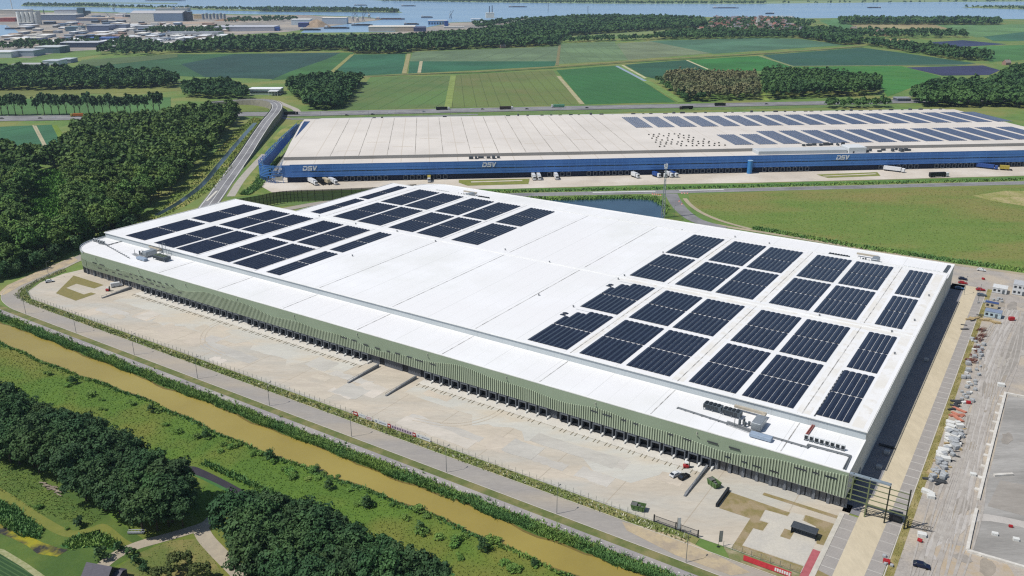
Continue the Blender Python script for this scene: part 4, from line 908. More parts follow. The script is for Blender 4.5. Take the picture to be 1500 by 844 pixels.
# ------------------------------------------------------------------ trees
leaf_a = mat('leaf_dark', '#41603a', '#375434', 0.35, c3='#4b693c', s3=0.05, per_object=.15, rough=.7, spec=.2, k=.78)
leaf_b = mat('leaf_mid', '#557434', '#486530', 0.3, c3='#66803c', s3=0.03, per_object=.28, rough=.7, spec=.25, k=.9)
leaf_far = mat('leaf_far', '#45663a', '#3a5836', 0.06, c3='#52723e', s3=0.012, rough=.8, spec=.2, k=.85)
leaf_brown = mat('leaf_brown', '#83805c', '#777853', 0.05, c3='#6a7450', s3=0.015, rough=.8, spec=.2)
bark = mat('bark', '#5b5040', '#4a4236', 1.5, rough=.9)
nprs = np.random.RandomState(11)
def crown_arrays(Rx, Rz, zc, lobes, per, lobe_r, ls, rs, top=1.0):
    """leaf-sized quads on many small clumps through an uneven crown"""
    V = []; 
    for i in range(lobes):
        d = rs.normal(size=3); d /= np.linalg.norm(d)
        if d[2] < -.55: d[2] *= -.5
        rad = rs.uniform(.55, 1.0) ** .6 * (.86 + .14 * math.sin(3 * math.atan2(d[1], d[0]) + i % 3))
        c = np.array([d[0] * Rx * rad, d[1] * Rx * rad, zc + d[2] * Rz * rad * (top if d[2] > 0 else 1)])
        lr = lobe_r * rs.uniform(.7, 1.25)
        q = rs.normal(size=(per, 3)); q /= np.linalg.norm(q, axis=1)[:, None]
        q[:, 2] = np.where(q[:, 2] < -.35, -q[:, 2], q[:, 2])
        p = c + q * lr * rs.uniform(.75, 1.08, size=(per, 1)) * np.array([1, 1, .8])
        nrm = q + rs.normal(scale=.45, size=(per, 3)) + np.array([0, 0, .25]); nrm /= np.linalg.norm(nrm, axis=1)[:, None]
        a = np.cross(nrm, rs.normal(size=(per, 3))); a /= np.linalg.norm(a, axis=1)[:, None]; bb = np.cross(nrm, a)
        s = ls * rs.uniform(.6, 1.15, size=(per, 1))
        V.append(np.stack([p - a * s - bb * s * .6, p + a * s - bb * s * .6, p + a * s * .8 + bb * s * .7, p - a * s * .8 + bb * s * .7], axis=1))
    return np.concatenate(V).reshape(-1, 3)
def quads_mesh(name, V, mats, extra=None):
    n = len(V) // 4; me = bpy.data.meshes.new(name)
    me.vertices.add(len(V)); me.vertices.foreach_set('co', V.astype(np.float32).ravel())
    me.loops.add(len(V)); me.loops.foreach_set('vertex_index', np.arange(len(V), dtype=np.int32))
    me.polygons.add(n); me.polygons.foreach_set('loop_start', np.arange(0, len(V), 4, dtype=np.int32)); me.polygons.foreach_set('loop_total', np.full(n, 4, dtype=np.int32))
    for m in mats: me.materials.append(m)
    me.update(calc_edges=True); return me
def trunk_mesh(h, r, spread, seed):
    rs = random.Random(seed); b = MB(); b.bar((0, 0, -.2), (0, 0, h * .6), r, 8, r * .7)
    for i in range(4):
        a = i * 1.6 + rs.uniform(-.4, .4); b.bar((0, 0, h * rs.uniform(.4, .58)), (math.cos(a) * spread, math.sin(a) * spread, h * rs.uniform(.8, 1.0)), r * .5, 6, r * .2)
    b.bar((0, 0, h * .55), (rs.uniform(-.3, .3), rs.uniform(-.3, .3), h * 1.05), r * .6, 6, r * .25)
    me = bpy.data.meshes.new('trunk'); me.from_pydata(b.v, [], b.f); me.materials.append(bark); return me
def tree_proto(name, cm, tm, label, cat, group):
    t = empty(name, (0, 0, 0), label=label, cat=cat, group=group)
    o = bpy.data.objects.new('crown', cm); COL.objects.link(o); o.parent = t
    o = bpy.data.objects.new('trunk', tm); COL.objects.link(o); o.parent = t
    return t
def plant(protos, pts, smin, smax, r=rnd, label=None):
    used = set()
    for i, p in enumerate(pts):
        k = r.randrange(len(protos)); s = r.uniform(smin, smax); rz = r.uniform(0, 6.28)
        if k not in used:
            o = protos[k]; o.location = (p[0], p[1], 0); o.rotation_euler = (0, 0, rz); o.scale = (s, s, s * r.uniform(.9, 1.1)); used.add(k)
        else: dup(protos[k], (p[0], p[1], 0), rz, sc=(s, s, s * r.uniform(.9, 1.1)))
    for k, o in enumerate(protos):
        if k not in used:
            for c in list(o.children): bpy.data.objects.remove(c)
            bpy.data.objects.remove(o)
# the dense avenue of trees in the near corner
av = [quads_mesh('crown', crown_arrays(5.0, 4.9, 6.8, 92, 46, 1.15, .29, np.random.RandomState(20 + i)), [leaf_a]) for i in range(4)]
avt = [trunk_mesh(7.2, .28, 2.4, i) for i in range(2)]
L1 = 'round dark green tree in the dense avenue beside the canal meadow'
pr_ = [tree_proto('avenue_tree', av[i], avt[i % 2], L1, 'tree', 'avenue trees beside the canal meadow') for i in range(4)]
edge1 = PX([(-40, 592), (0, 606), (60, 630), (130, 660), (200, 700), (258, 738), (290, 768), (280, 786), (220, 790), (175, 768), (125, 735), (60, 695), (-40, 660)])
pts = [p for p in scatter(edge1, 4.5, .35) if not any(math.dist(p, q) < 0 for q in ())]
plant(pr_, pts, .95, 1.35)
pr_ = [tree_proto('avenue_tree', av[i], avt[i % 2], 'round dark green tree in the clump on the far side of the gravel path', 'tree', 'avenue trees across the gravel path') for i in range(4)]
edge2 = PX([(335, 766), (400, 772), (470, 795), (545, 830), (600, 858), (650, 890), (420, 900), (375, 865), (352, 825)])
plant(pr_, scatter(edge2, 4.9, .35), .95, 1.35)
# old orchard tree and garden bushes
oc = quads_mesh('crown', crown_arrays(3.4, 2.4, 3.6, 46, 24, .9, .3, np.random.RandomState(41)), [mat('leaf_olive', '#5e6a38', '#6e7440', .5, c3='#4c5a2e', s3=.1, k=.85)])
for (px, py, s, lab) in ((262, 840, 1.05, 'olive green fruit tree on the dry lawn by the dark roofed house'), (292, 852, .9, 'olive fruit tree at the foot of the gravel path'), (235, 858, .9, 'olive fruit tree close behind the dark roofed house')):
    t = tree_proto('fruit_tree', oc, avt[0], lab, 'tree', None); t.location = (*G(px, py), 0); t.scale = (s, s, s); t.children[1].scale = (.6, .6, .45)
bush_m = [quads_mesh('bush', crown_arrays(1.5, 1.2, .9, 16, 18, .65, .24, np.random.RandomState(60 + i)), [mat('leaf_bush', '#5f8038', '#52722f', .4, c3='#6c863e', s3=.06, per_object=.25, rough=.7, k=.95)]) for i in range(3)]
bush_d = [quads_mesh('bush', crown_arrays(1.25, 1.9, 1.5, 18, 18, .6, .22, np.random.RandomState(70 + i)), [leaf_a]) for i in range(2)]
def bush(me, p, s, lab, grp, sz=1.0):
    o = bpy.data.objects.new('bush', me); COL.objects.link(o); o.location = (p[0], p[1], 0); o.scale = (s, s, s * sz); o.rotation_euler = (0, 0, rnd.uniform(0, 6)); return tag(o, lab, 'bush', grp)
band = [(70, 548), (110, 560), (135, 575), (150, 590), (185, 595), (220, 605), (250, 620), (262, 628), (285, 640), (300, 640), (330, 655), (345, 660), (372, 668), (395, 672), (425, 690), (440, 700), (455, 702), (480, 715), (492, 705), (505, 718), (520, 735), (535, 745), (548, 740), (580, 748), (600, 762), (618, 775), (640, 790), (660, 800), (685, 790), (705, 805), (720, 800), (740, 825), (758, 838), (780, 830), (95, 560), (160, 600), (315, 665), (465, 690), (620, 755), (668, 815)]
for i, (px, py) in enumerate(band):
    dk_ = i % 4 == 1; cx_, cy_ = px + rnd.uniform(-5, 5), py + rnd.uniform(-3, 3)
    if dk_: bush(bush_d[i % 2], G(cx_, cy_), rnd.uniform(.7, 1.3), 'upright dark willow bush on the canal meadow', 'dark bushes on the canal meadow')
    for q_ in range(rnd.choice((1, 2, 3))):
        bush(bush_m[(i + q_) % 3], G(cx_ + rnd.uniform(-9, 9), cy_ + rnd.uniform(-5, 5)), rnd.uniform(.45, 1.2), 'light green bush on the canal meadow', 'light bushes on the canal meadow', rnd.uniform(.5, .9))
for (px, py, s, lab) in ((116, 772, 1.3, 'round dark bush beside the mown path'), (150, 820, 1.6, 'dark hedge bush at the gable of the dark roofed house'), (58, 745, .8, 'small dark bush above the mown path'), (60, 778, .7, 'small dark bush at the reed bed edge'), (98, 776, .5, 'tiny bush beside the mown path bend'), (175, 808, 1.2, 'bush at the start of the gravel path'), (192, 815, 1.1, 'hedge bush along the gravel path near the house'), (200, 826, 1.1, 'second hedge bush along the gravel path near the house'), (212, 838, 1.1, 'third hedge bush along the gravel path near the house'), (150, 746, 1.2, 'shaded bush at the foot of the avenue')):
    bush(bush_m[0] if s < 1 else bush_d[0], G(px, py), s, lab, None, .8)
# wood beside the left road
FW = PX([(-30, 420), (0, 410), (60, 387), (120, 361), (175, 341), (203, 329), (232, 298), (268, 268), (304, 232), (338, 190), (352, 172), (300, 174), (210, 184), (130, 190), (104, 212), (85, 232), (60, 236), (30, 232), (0, 228), (-60, 240)])
wedge_ = [(0, 412), (25, 404), (60, 391), (95, 376), (130, 361), (165, 349), (196, 336)]
for i in range(64):
    f_ = rnd.uniform(0, 5.99); k_ = int(f_); f_ -= k_; a_, c_ = wedge_[k_], wedge_[k_ + 1]
    bush(bush_d[i % 2], G(a_[0] + (c_[0] - a_[0]) * f_ + rnd.uniform(-6, 6), a_[1] + (c_[1] - a_[1]) * f_ + rnd.uniform(-7, 1)), rnd.uniform(1.6, 2.8), 'added dark bush deepening the shade along the road edge of the wood', 'added shade bushes along the road edge of the wood')  # dark bushes added so the front of the wood reads as shaded
glade = PX([(44, 350), (46, 290), (58, 252), (92, 250), (106, 292), (104, 346), (76, 356)])
pts = [p for p in scatter(FW, 8.0, .62) if not inside(p, glade)]
pts.sort(key=lambda p: p[1])
fm = [quads_mesh('crown', crown_arrays(4.4, 5.0, 8.2, 54, 30, 1.35, .46, np.random.RandomState(90 + i)), [leaf_b]) for i in range(4)]
ft = [trunk_mesh(9, .25, 2.0, 10 + i) for i in range(2)]
pr_ = [tree_proto('forest_tree', fm[i], ft[i % 2], 'green broadleaf tree in the dense wood beside the curved end of the white warehouse', 'tree', 'trees of the wood beside the white warehouse') for i in range(4)]
plant(pr_, pts[:290], .75, 1.55)
def stamp_wood(name, pts, protoV, m, smin, smax, label, seed=1, cat='wood'):
    """a far wood that reads as one mass"""
    rs = np.random.RandomState(seed); out = []
    for p in pts:
        V = protoV[rs.randint(len(protoV))]; s = rs.uniform(smin, smax); a = rs.uniform(0, 6.28); c, s_ = math.cos(a), math.sin(a)
        X = (V[:, 0] * c - V[:, 1] * s_) * s + p[0]; Y = (V[:, 0] * s_ + V[:, 1] * c) * s + p[1]; out.append(np.stack([X, Y, V[:, 2] * s * rs.uniform(.9, 1.12)], 1))
    if not out: return
    me = quads_mesh(name, np.concatenate(out), [m]); o = bpy.data.objects.new(name, me); COL.objects.link(o)
    return tag(o, label, cat, kind='stuff')
midV = [crown_arrays(4.4, 5.0, 8.0, 30, 9, 1.6, 1.0, np.random.RandomState(110 + i)) for i in range(4)]
stamp_wood('wood', pts[290:], midV, leaf_b, .75, 1.55, 'rest of the dense wood running back to the motorway', 5)
farV = [crown_arrays(4.8, 5.5, 8.2, 15, 5, 2.0, 1.9, np.random.RandomState(130 + i)) for i in range(5)]
vfarV = [crown_arrays(5.2, 5.8, 8.6, 9, 4, 2.4, 2.8, np.random.RandomState(150 + i)) for i in range(5)]
popV = [crown_arrays(3.0, 7.5, 9.5, 18, 6, 1.5, 1.5, np.random.RandomState(170 + i)) for i in range(4)]
rw_ = random.Random(21)
def wood(px, sp, protoV, label, seed, m=None, s=(.7, 1.3), jit=.6):
    stamp_wood('wood', scatter(PX(px), sp, jit, rw_), protoV, m or leaf_far, s[0], s[1], label, seed)
wood([(-40, 134), (100, 132), (250, 129), (262, 123), (225, 113), (60, 108), (-40, 108)], 7.5, farV, 'dark wood band above the dry grass dike on the left', 1)
wood([(272, 143), (300, 145), (362, 146.5), (364, 139), (340, 126), (270, 128)], 7.5, farV, 'pale leaved wood patch left of the white restaurant', 2, None, (.7, 1.1))
wood([(442, 150), (452, 162), (500, 161), (520, 136), (530, 121), (480, 119), (425, 126), (424, 140)], 7, farV, 'square dark wood block right of the white restaurant', 3)
wood([(968, 124), (1000, 149), (1112, 147), (1108, 118), (985, 116)], 7.5, popV, 'brownish crowned plantation block beyond the motorway', 4, leaf_brown, (.85, 1.1), .4)
wood([(962, 122), (1000, 150), (1035, 149.4), (1010, 140), (985, 121)], 8, farV, 'dark green edge trees of the brownish plantation', 41, None, (.6, .95))
wood([(1114, 124), (1120, 147), (1235, 142), (1292, 139), (1283, 127), (1190, 116), (1120, 115)], 7.5, popV, 'dark poplar plantation block beyond the motorway', 5, None, (.95, 1.25))
wood([(1330, 145), (1350, 157), (1580, 160), (1580, 100), (1485, 108), (1462, 122), (1440, 130), (1360, 133)], 8, farV, 'large dark wood behind the far right end of the blue warehouse', 6, None, (.9, 1.35))
wood([(240, 78), (340, 77), (500, 74), (519, 79), (594, 79), (600, 75), (640, 74), (815, 67.5), (818, 61), (835, 53), (960, 45), (1035, 41), (1030, 33), (960, 29), (840, 29), (780, 34), (745, 43), (690, 53), (600, 59), (520, 62), (400, 62), (330, 64), (300, 69), (262, 72)], 11, vfarV, 'long dark wood between the fields and the industrial harbour', 7, None, (.9, 1.5))
wood([(820, 63), (955, 59), (955, 57), (830, 60)], 12, vfarV, 'hedgerow of trees along the pale field', 8, None, (.7, 1.0))
wood([(950, 58.5), (1050, 57.5), (1150, 56), (1180, 57), (1180, 52), (1035, 49.5), (990, 51)], 12, vfarV, 'belt of trees in front of the riverside village', 9)
wood([(1020, 49), (1170, 53), (1195, 34), (1150, 29), (1045, 29)], 25, vfarV, 'garden trees scattered through the riverside village', 10, None, (.7, 1.0))
wood([(1170, 56), (1200, 61), (1235, 67), (1262, 65), (1255, 54), (1215, 47), (1185, 48)], 11, vfarV, 'rounded wood at the end of the village', 11, None, (.9, 1.4))
wood([(1228, 36.5), (1465, 37), (1465, 33), (1228, 32)], 14, vfarV, 'straight tree belt along the river bank', 12, None, (1.0, 1.6))
wood([(1245, 55), (1310, 57), (1420, 56), (1415, 51.5), (1320, 50), (1252, 48)], 20, vfarV, 'loose farm trees between tan and green fields', 13, None, (.9, 1.4))
wood([(1262, 66), (1300, 72), (1340, 79), (1400, 88.5), (1450, 90), (1452, 84), (1400, 78), (1340, 72), (1275, 63)], 11, vfarV, 'narrow wood strip between the teal field and the purple crop', 14)
wood([(1205, 159.5), (1300, 158.5), (1302, 155), (1210, 156)], 8, farV, 'bushy trees between the motorway and the blue warehouse roof', 15, None, (.6, .9))
wood([(-40, 76), (60, 73), (140, 67), (150, 61), (60, 65), (-40, 71)], 20, vfarV, 'tree belt among the industrial sheds', 16, None, (.7, 1.1))
wood([(142, 81), (200, 83), (240, 79), (300, 74), (262, 70), (210, 66), (180, 62), (155, 68)], 17, vfarV, 'loose trees around the car lot at the industrial edge', 17, None, (.7, 1.2))
wood([(205, 48), (300, 54), (345, 44), (330, 41), (290, 45), (240, 43)], 19, vfarV, 'trees behind the tall grey harbour hall', 18, None, (.7, 1.1))
wood([(380, 18), (480, 18.2), (585, 19.2), (575, 17.6), (470, 16.2), (380, 15.5)], 15, vfarV, 'tree covered river island', 19, None, (.9, 1.5))
wood([(35, 9.8), (150, 11.4), (205, 12.4), (380, 17), (380, 15), (195, 11.2), (140, 9), (35, 8)], 26, vfarV, 'thin line of trees on the long river island', 20, None, (.7, 1.3))
wood([(560, 2.6), (700, 4.6), (960, 6.6), (1120, 6.4), (1120, 5.4), (960, 5.4), (700, 3), (560, 1)], 28, vfarV, 'trees along the far river bank', 22, None, (.8, 1.4))
wood([(1120, 6.4), (1300, 5.4), (1500, 3.6), (1500, 2.4), (1300, 4), (1120, 5.2)], 90, vfarV, 'scattered trees on the farthest right bank', 23, None, (.8, 1.4))
wood([(1412, 12), (1500, 14.6), (1560, 15), (1560, 12.5), (1480, 10.5), (1415, 10.5)], 40, vfarV, 'bushes on the sandy islets in the river', 24, None, (.6, 1.0))
wood([(690, 36), (745, 33), (775, 29), (742, 37), (700, 43)], 18, vfarV, 'trees round the power station on the river bank', 25, None, (.8, 1.2))
wood([(330, 34), (385, 33), (440, 31), (430, 27), (340, 29)], 24, vfarV, 'trees on the harbour peninsula', 26, None, (.7, 1.0))
# avenue of spreading trees along the motorway
pm = [quads_mesh('crown', crown_arrays(4.6, 5.4, 10.2, 30, 14, 1.7, .95, np.random.RandomState(200 + i)), [leaf_a]) for i in range(3)]
pt = [trunk_mesh(10, .42, 2.6, 30 + i) for i in range(2)]
pr_ = [tree_proto('roadside_tree', pm[i], pt[i % 2], 'spreading tree with bare trunk in the row along the motorway', 'tree', 'row of trees along the motorway') for i in range(3)]
pts = []
for i in range(24):
    px = -8 + i * 10.6 + rnd.uniform(-1.5, 1.5)
    if 42 < px < 50 : continue
    pts.append(G(px, 169.8 - i * .12 + rnd.uniform(-.3, .3)))
for o_ in pr_: o_.scale = (1, 1, 1)
for i_, p_ in enumerate(pts):
    s_ = rnd.uniform(1.02, 1.25); a_ = rnd.uniform(0, 6.28)
    if i_ < 3: o_ = pr_[i_]; o_.location = (*p_, 0); o_.rotation_euler = (0, 0, a_); o_.scale = (s_, s_, s_ * 1.32)
    else: dup(pr_[i_ % 3], (*p_, 0), a_, sc=(s_, s_, s_ * rnd.uniform(1.2, 1.42)))
# reeds and weeds
def tufts(name, pts, h, w_, m, label, seed, n=3, cat='reeds'):
    rs = np.random.RandomState(seed); P = np.array(pts); k = len(P) * n
    P = np.repeat(P, n, 0) + rs.normal(scale=w_ * .5, size=(k, 2)); a = rs.uniform(0, 6.28, k); hh = h * rs.uniform(.55, 1.15, k); ww = w_ * rs.uniform(.5, 1, k); ln = rs.normal(scale=.5, size=(k, 2)) * hh[:, None]
    dx_, dy_ = np.cos(a) * ww, np.sin(a) * ww; z0 = np.zeros(k)
    V = np.stack([np.stack([P[:, 0] - dx_, P[:, 1] - dy_, z0], 1), np.stack([P[:, 0] + dx_, P[:, 1] + dy_, z0], 1), np.stack([P[:, 0] + dx_ * .5 + ln[:, 0], P[:, 1] + dy_ * .5 + ln[:, 1], hh], 1), np.stack([P[:, 0] - dx_ * .5 + ln[:, 0], P[:, 1] - dy_ * .5 + ln[:, 1], hh * .95], 1)], 1).reshape(-1, 3)
    o = bpy.data.objects.new(name, quads_mesh(name, V, [m])); COL.objects.link(o); return tag(o, label, cat, kind='stuff')
rt = random.Random(33)
reed_m = mat('reed_leaf', '#608549', '#557a44', .2, c3='#789348', s3=.04, k=1.0); weed_m = mat('weed_leaf', '#6f8642', '#7f894a', .4, c3='#5f783a', s3=.08, k=1.0); mead_m = mat('meadow_leaf', '#6c8a34', '#5e7e32', .1, c3='#82863c', s3=.02, k=.95)
pts = []
while len(pts) < 15000:
    x = rt.uniform(-440, 10); t_ = abs(rt.gauss(0, 1.6)); dn = .55 + .3 * math.sin(x * .13) + .3 * math.sin(x * .043 + 2)
    if rt.random() < dn or t_ > 1.6: pts.append(W(x, -60.0 + t_ * 1.2 + .4 * math.sin(x * .31)))
tufts('reeds', pts, 1.15, .22, reed_m, 'tall reeds along the road side bank of the ochre canal', 1, 5)
pts = [W(rt.uniform(-440, 10), -56.6 + rt.gauss(0, .5)) for i in range(3500)]
tufts('reeds', pts, .9, .4, weed_m, 'yellow green weeds along the cycle path edge', 2)
pts = []
for i in range(4200):
    k = rt.randrange(len(edge_n) - 1); x, y = edge_n[k]; pts.append(W(x + rt.uniform(0, 5), y - abs(rt.gauss(0, .8)) + .2))
tufts('reeds', pts, .7, .28, reed_m, 'low reeds along the meadow side bank of the ochre canal', 3)
pts = [W(rt.uniform(-378, -33), rt.uniform(-40.6, -37)) for i in range(3600)] + [W(*p) for p in scatter([(-407.5, -2), (-405, -11), (-402, -22), (-393, -32), (-381, -36.4), (-378, -41), (-392, -38.5), (-399, -33), (-406, -20), (-412, -2)], .7, .5, rt)]
tufts('weeds', pts, .6, .28, mat('verge_leaf', '#7c8a52', '#8c9060', .4, c3='#6a7c42', s3=.08, k=.95), 'rough weeds on the verge outside the yard fence', 4, 2)
daisy = mat('daisy_white', '#e6e4d2', '#d8d8b8', 1.0)
tufts('daisies', [W(rt.uniform(-378, -33), rt.uniform(-40.4, -37.4)) for i in range(900)], .7, .2, daisy, 'white daisies among the fence verge weeds', 6, 1, 'flowers')
mp = scatter(wpoly([(x, y - 1.5) for x, y in edge_n] + [(40, -105), (-400, -112), (-440, -100)]), .85, .9, rt)
dp_ = PX([(262, 680), (285, 680), (340, 704), (410, 744), (400, 756), (325, 726), (285, 706), (262, 696)])
mp = [p for p in mp if not inside(p, dp_)]
tufts('meadow_grass', mp, .3, .26, mead_m, 'long uneven meadow grass between canal and avenue', 5, 2, 'grass')
tufts('meadow_grass', scatter(PX([(-30, 645), (40, 690), (150, 760), (130, 770), (60, 755), (-30, 700)]), .75, .9, rt), .3, .3, weed_m, 'tall rough grass between the avenue and the mown path', 7, 3, 'grass')
tufts('reeds', scatter(PX([(-30, 722), (20, 742), (62, 775), (60, 790), (30, 786), (-30, 752)]), .55, .5, rt) + scatter(PX([(90, 800), (112, 786), (148, 780), (178, 798), (165, 805), (130, 801), (104, 806)]), .55, .5, rt), 1.1, .3, reed_m, 'blue green reeds round the duckweed pond', 8, 3)
tufts('reeds', scatter(ribbon(PX([(290, 684), (340, 706), (400, 735), (480, 772), (560, 806), (650, 845)]), 3.5, 1.2), .6, .5, rt), 1.2, .3, reed_m, 'reeds along the dark ditch beside the avenue', 9, 3)
tufts('weeds', scatter([(W(16.4, -60)), W(18.4, -60), W(18.4, 210), W(16.4, 210)], .6, .5, rt), .4, .22, mat('dry_weed', '#9a9058', '#84804a', .5), 'dry weeds on the strip beside the parking bays', 10, 1)
tufts('field_grass', scatter(PX([(1012, 286), (1100, 283.5), (1500, 274), (1500, 396), (1400, 382), (1300, 366), (1180, 347), (1100, 333), (1050, 322), (1015, 302)]), 1.9, .9, rt), .22, .6, mat('field_leaf', '#728642', '#788a48', .05, c3='#8c8550', s3=.011, k=1.0), 'rough dry grass covering the field behind the white warehouse', 11, 2, 'grass')
tufts('weeds', scatter(ribbon(PX([(1100, 337), (1240, 363), (1400, 387), (1500, 401)]), 9, 2), 1.0, .5, rt), 1.3, .6, reed_m, 'dark ditch reeds along the field edge behind the warehouse', 12, 2)
tufts('weeds', scatter(ribbon(svc[1:], 13.5, 7), 1.6, .5, rt), 1.3, .7, reed_m, 'green reed verge between the far yard and service road', 13, 2)
tufts('weeds', scatter(PX([(760, 290), (835, 290), (920, 288), (962, 289.5), (980, 304), (974, 318), (970, 303), (955, 294), (920, 291.5), (835, 294), (760, 294)]), 1.0, .5, rt), 1.6, .6, reed_m, 'reeds fringing the dark pond', 14, 2)
dl_ = smooth_line(PX([(374, 180), (357, 199), (338, 221), (318, 245), (296, 271), (262, 297), (228, 316)]), 4); dwp = ribbon(dl_, 2.9)
tufts('weeds', [p for p in scatter(PX([(372, 172), (385, 175), (352, 232), (316, 274), (270, 303), (205, 331), (196, 324), (240, 297), (300, 240), (345, 192)]), 1.8, .7, rt) if not inside(p, dwp)], .9, .7, mat('bank_weed', '#6f8638', '#86904a', .15), 'yellow green bank weeds along the ditch by the wood', 15, 2)
tufts('weeds', scatter(ribbon(PX([(414, 232), (392, 252), (375, 275), (358, 286)]), 3.5), 1.0, .5, rt), 2.0, .7, reed_m, 'tall green hedge of reeds at the corner of the blue warehouse', 16, 3)
tufts('scrub', scatter(glade, 1.3, .6, rt), 2.6, .8, mat('scrub_leaf', '#5b8a34', '#4c782e', .15), 'bright green scrub in the glade of the wood', 17, 3, 'scrub')
tufts('meadow_grass', scatter(PX([(230, 800), (250, 793), (290, 792), (310, 815), (330, 850), (200, 850), (205, 830)]), .8, .9, rt), .25, .25, weed_m, 'dry orchard grass by the gravel path', 18, 2, 'grass')
# ------------------------------------------------------------------ street lamps along the access road
pole_m = plain('pole_grey', '#8d9298', .4, .4)
lt0 = None
LX = [-362.7, -321, -278, -236.5, -195, -153.6, -112.2, -71, -30.2]
for i, x in enumerate(LX):
    lab = 'slim grey lamp post beside the access road, %s of nine counted from the curve' % ORD[i]
    if lt0 is None:
        lt0 = empty('street_lamp', (*W(x, -48.6), .1), WTH, label=lab, cat='street lamp', group='lamps along the access road')
        b = MB(); b.bar((0, 0, 0), (0, 0, 9.2), .11, 8, .06); b.build('pole', pole_m, lt0)
        b = MB(); b.bar((0, 0, 9.1), (0, 1.3, 9.3), .05); b.build('arm', pole_m, lt0)
        b = MB(); b.bevbox(-.18, .18, 1.1, 1.9, 9.22, 9.36, .04); b.build('lamp_head', plain('lamp_head', '#5f6468'), lt0)
    else: dup(lt0, (*W(x, -48.6), .1), WTH, lab)
for (px, py, lab) in ((987, 322, 'lamp post beside the branch road'), (1432, 445, 'lamp post by the parked cars behind the side lane'), (1412, 432, 'lamp post nearest the rear corner of the white warehouse'), (72, 408, 'lamp post by the turning bay at the curve')):
    dup(lt0, (*G(px, py), .1), WTH, lab, 'single lamp posts')
for k, (px, py) in enumerate(((470, 171.8), (500, 171.2), (540, 170.4), (580, 169.6), (620, 168.9), (660, 168.2), (700, 167.4))):
    dup(lt0, (*G(px, py), .1), DTH, 'lamp post on the motorway verge above the beige roof', 'lamps along the motorway')
# fence round the yard
fence_m = plain('fence_steel', '#8f9690', .5, .3)
def mesh_fence(pts, h, label, sp=2.6, grp=None, m=None, cat='fence', world=False):
    q = pts if world else [W(*p) for p in pts]
    x0, y0 = q[0]; t = empty('fence', (x0, y0, .1), label=label, cat=cat, group=grp)
    bp = MB(); bw_ = MB()
    for i in range(len(q) - 1):
        L_ = math.dist(q[i], q[i + 1]); n = max(1, int(L_ / sp))
        for k in range(n):
            f = k / n; x, y = q[i][0] + (q[i + 1][0] - q[i][0]) * f - x0, q[i][1] + (q[i + 1][1] - q[i][1]) * f - y0
            bp.box(x - .05, x + .05, y - .05, y + .05, 0, h)
        for z in [.1 + (h - .15) * j / 5 for j in range(6)]: bw_.bar((q[i][0] - x0, q[i][1] - y0, z), (q[i + 1][0] - x0, q[i + 1][1] - y0, z), .018, 4)
    bp.build('post', m or fence_m, t); bw_.build('wire', m or fence_m, t)
mesh_fence([(-407.6, -3), (-404.4, -11), (-401.2, -22), (-392.6, -32), (-381, -36.3)], 2.0, 'wire fence round the curved end of the concrete yard')
mesh_fence([(-381, -36.3), (-290, -36.3), (-200, -36.3), (-120, -36.4), (-45.6, -36.6)], 2.0, 'long grey wire fence between the concrete yard and the weedy verge')
mesh_fence([(-24, -36.5), (-2.9, -36.3)], 2.0, 'short wire fence along the planting bed by the red path')
gm = plain('gate_black', '#33373b', .5, .3)
t = empty('yard_gate', (*W(-45.2, -36.3), .1), WTH, label='dark sliding gate standing open at the yard entrance', cat='gate')
b = MB(); 
for x in (0, 6.8, 8.2, 13.6): b.box(x - .15, x + .15, -.15, .15, 0, 2.5)
b.build('post', gm, t)
b = MB(); b.box(0, 13.6, -.06, .06, .2, .35); b.box(0, 13.6, -.06, .06, 2.1, 2.2)
for k in range(60): b.box(k * .23, k * .23 + .05, -.03, .03, .35, 2.1)
b.build('leaf', gm, t)
# advertising boards on the fence, lettering too small to read
bx = [(-167.6, 2.0, vr, 'red'), (-165.2, 3.6, vw, 'white'), (-161, 3.2, vw, 'white pink'), (-156.8, 7.2, vw, 'long white')]
def banner(x, L_, paint, label, marks, y=-36.75, z=.3, h=1.5, mm=None):
    t = empty('fence_banner', (*W(x, y), z), WTH, label=label, cat='banner', group=None)
    b = MB(); b.box(0, L_, -.03, .03, 0, h); b.build('board', paint, t)
    b = MB()
    for (a, c, z0, z1) in marks: b.box(a, c, -.05, -.03, z0, z1)
    b.build('print', mm or plain('print_grey', '#8c94a8'), t)
ink_r = plain('print_red', '#b5363e'); ink_w = plain('print_white', '#f4f4f2'); ink_v = plain('print_violet', '#75607c')
banner(-163.8, 2.2, vr, 'small red banner at the left end of the fence banners', [(.4, 1.8, .5, 1.0)], mm=ink_w)
banner(-161.2, 3.0, vw, 'plain white banner right of the small red one', [(.5, 2.4, .8, 1.0)])
banner(-157.8, 3.0, vw, 'white banner with a pink print', [(.3, 2.7, .9, 1.25), (.3, 2.7, .3, .6)], mm=plain('print_pink', '#c08c94'))
banner(-153.6, 6.0, vw, 'long white banner with small round logo left of the patterned banner', [(.5, 1.2, .4, 1.1), (2.2, 5.4, .6, .9)])
banner(-147.2, 12.4, plain('banner_pale', '#d9c9cf'), 'longest banner on the fence with red ends and a row of violet marks', [(1.8 + i * 1.15, 2.5 + i * 1.15, .35, 1.15) for i in range(8)], mm=ink_v)
for x, lab in ((-147.3, 'red square panel at the left end of the patterned banner'), (-135.9, 'red panel at the right end of the patterned banner')): banner(x, 1.4, vr, lab, [(.3, 1.1, .5, 1.0)], y=-36.85, mm=ink_w)
banner(-134.2, 6.0, vw, 'white banner right of the patterned banner', [(.5, 1.2, .4, 1.1), (2.2, 5.4, .6, .9)])
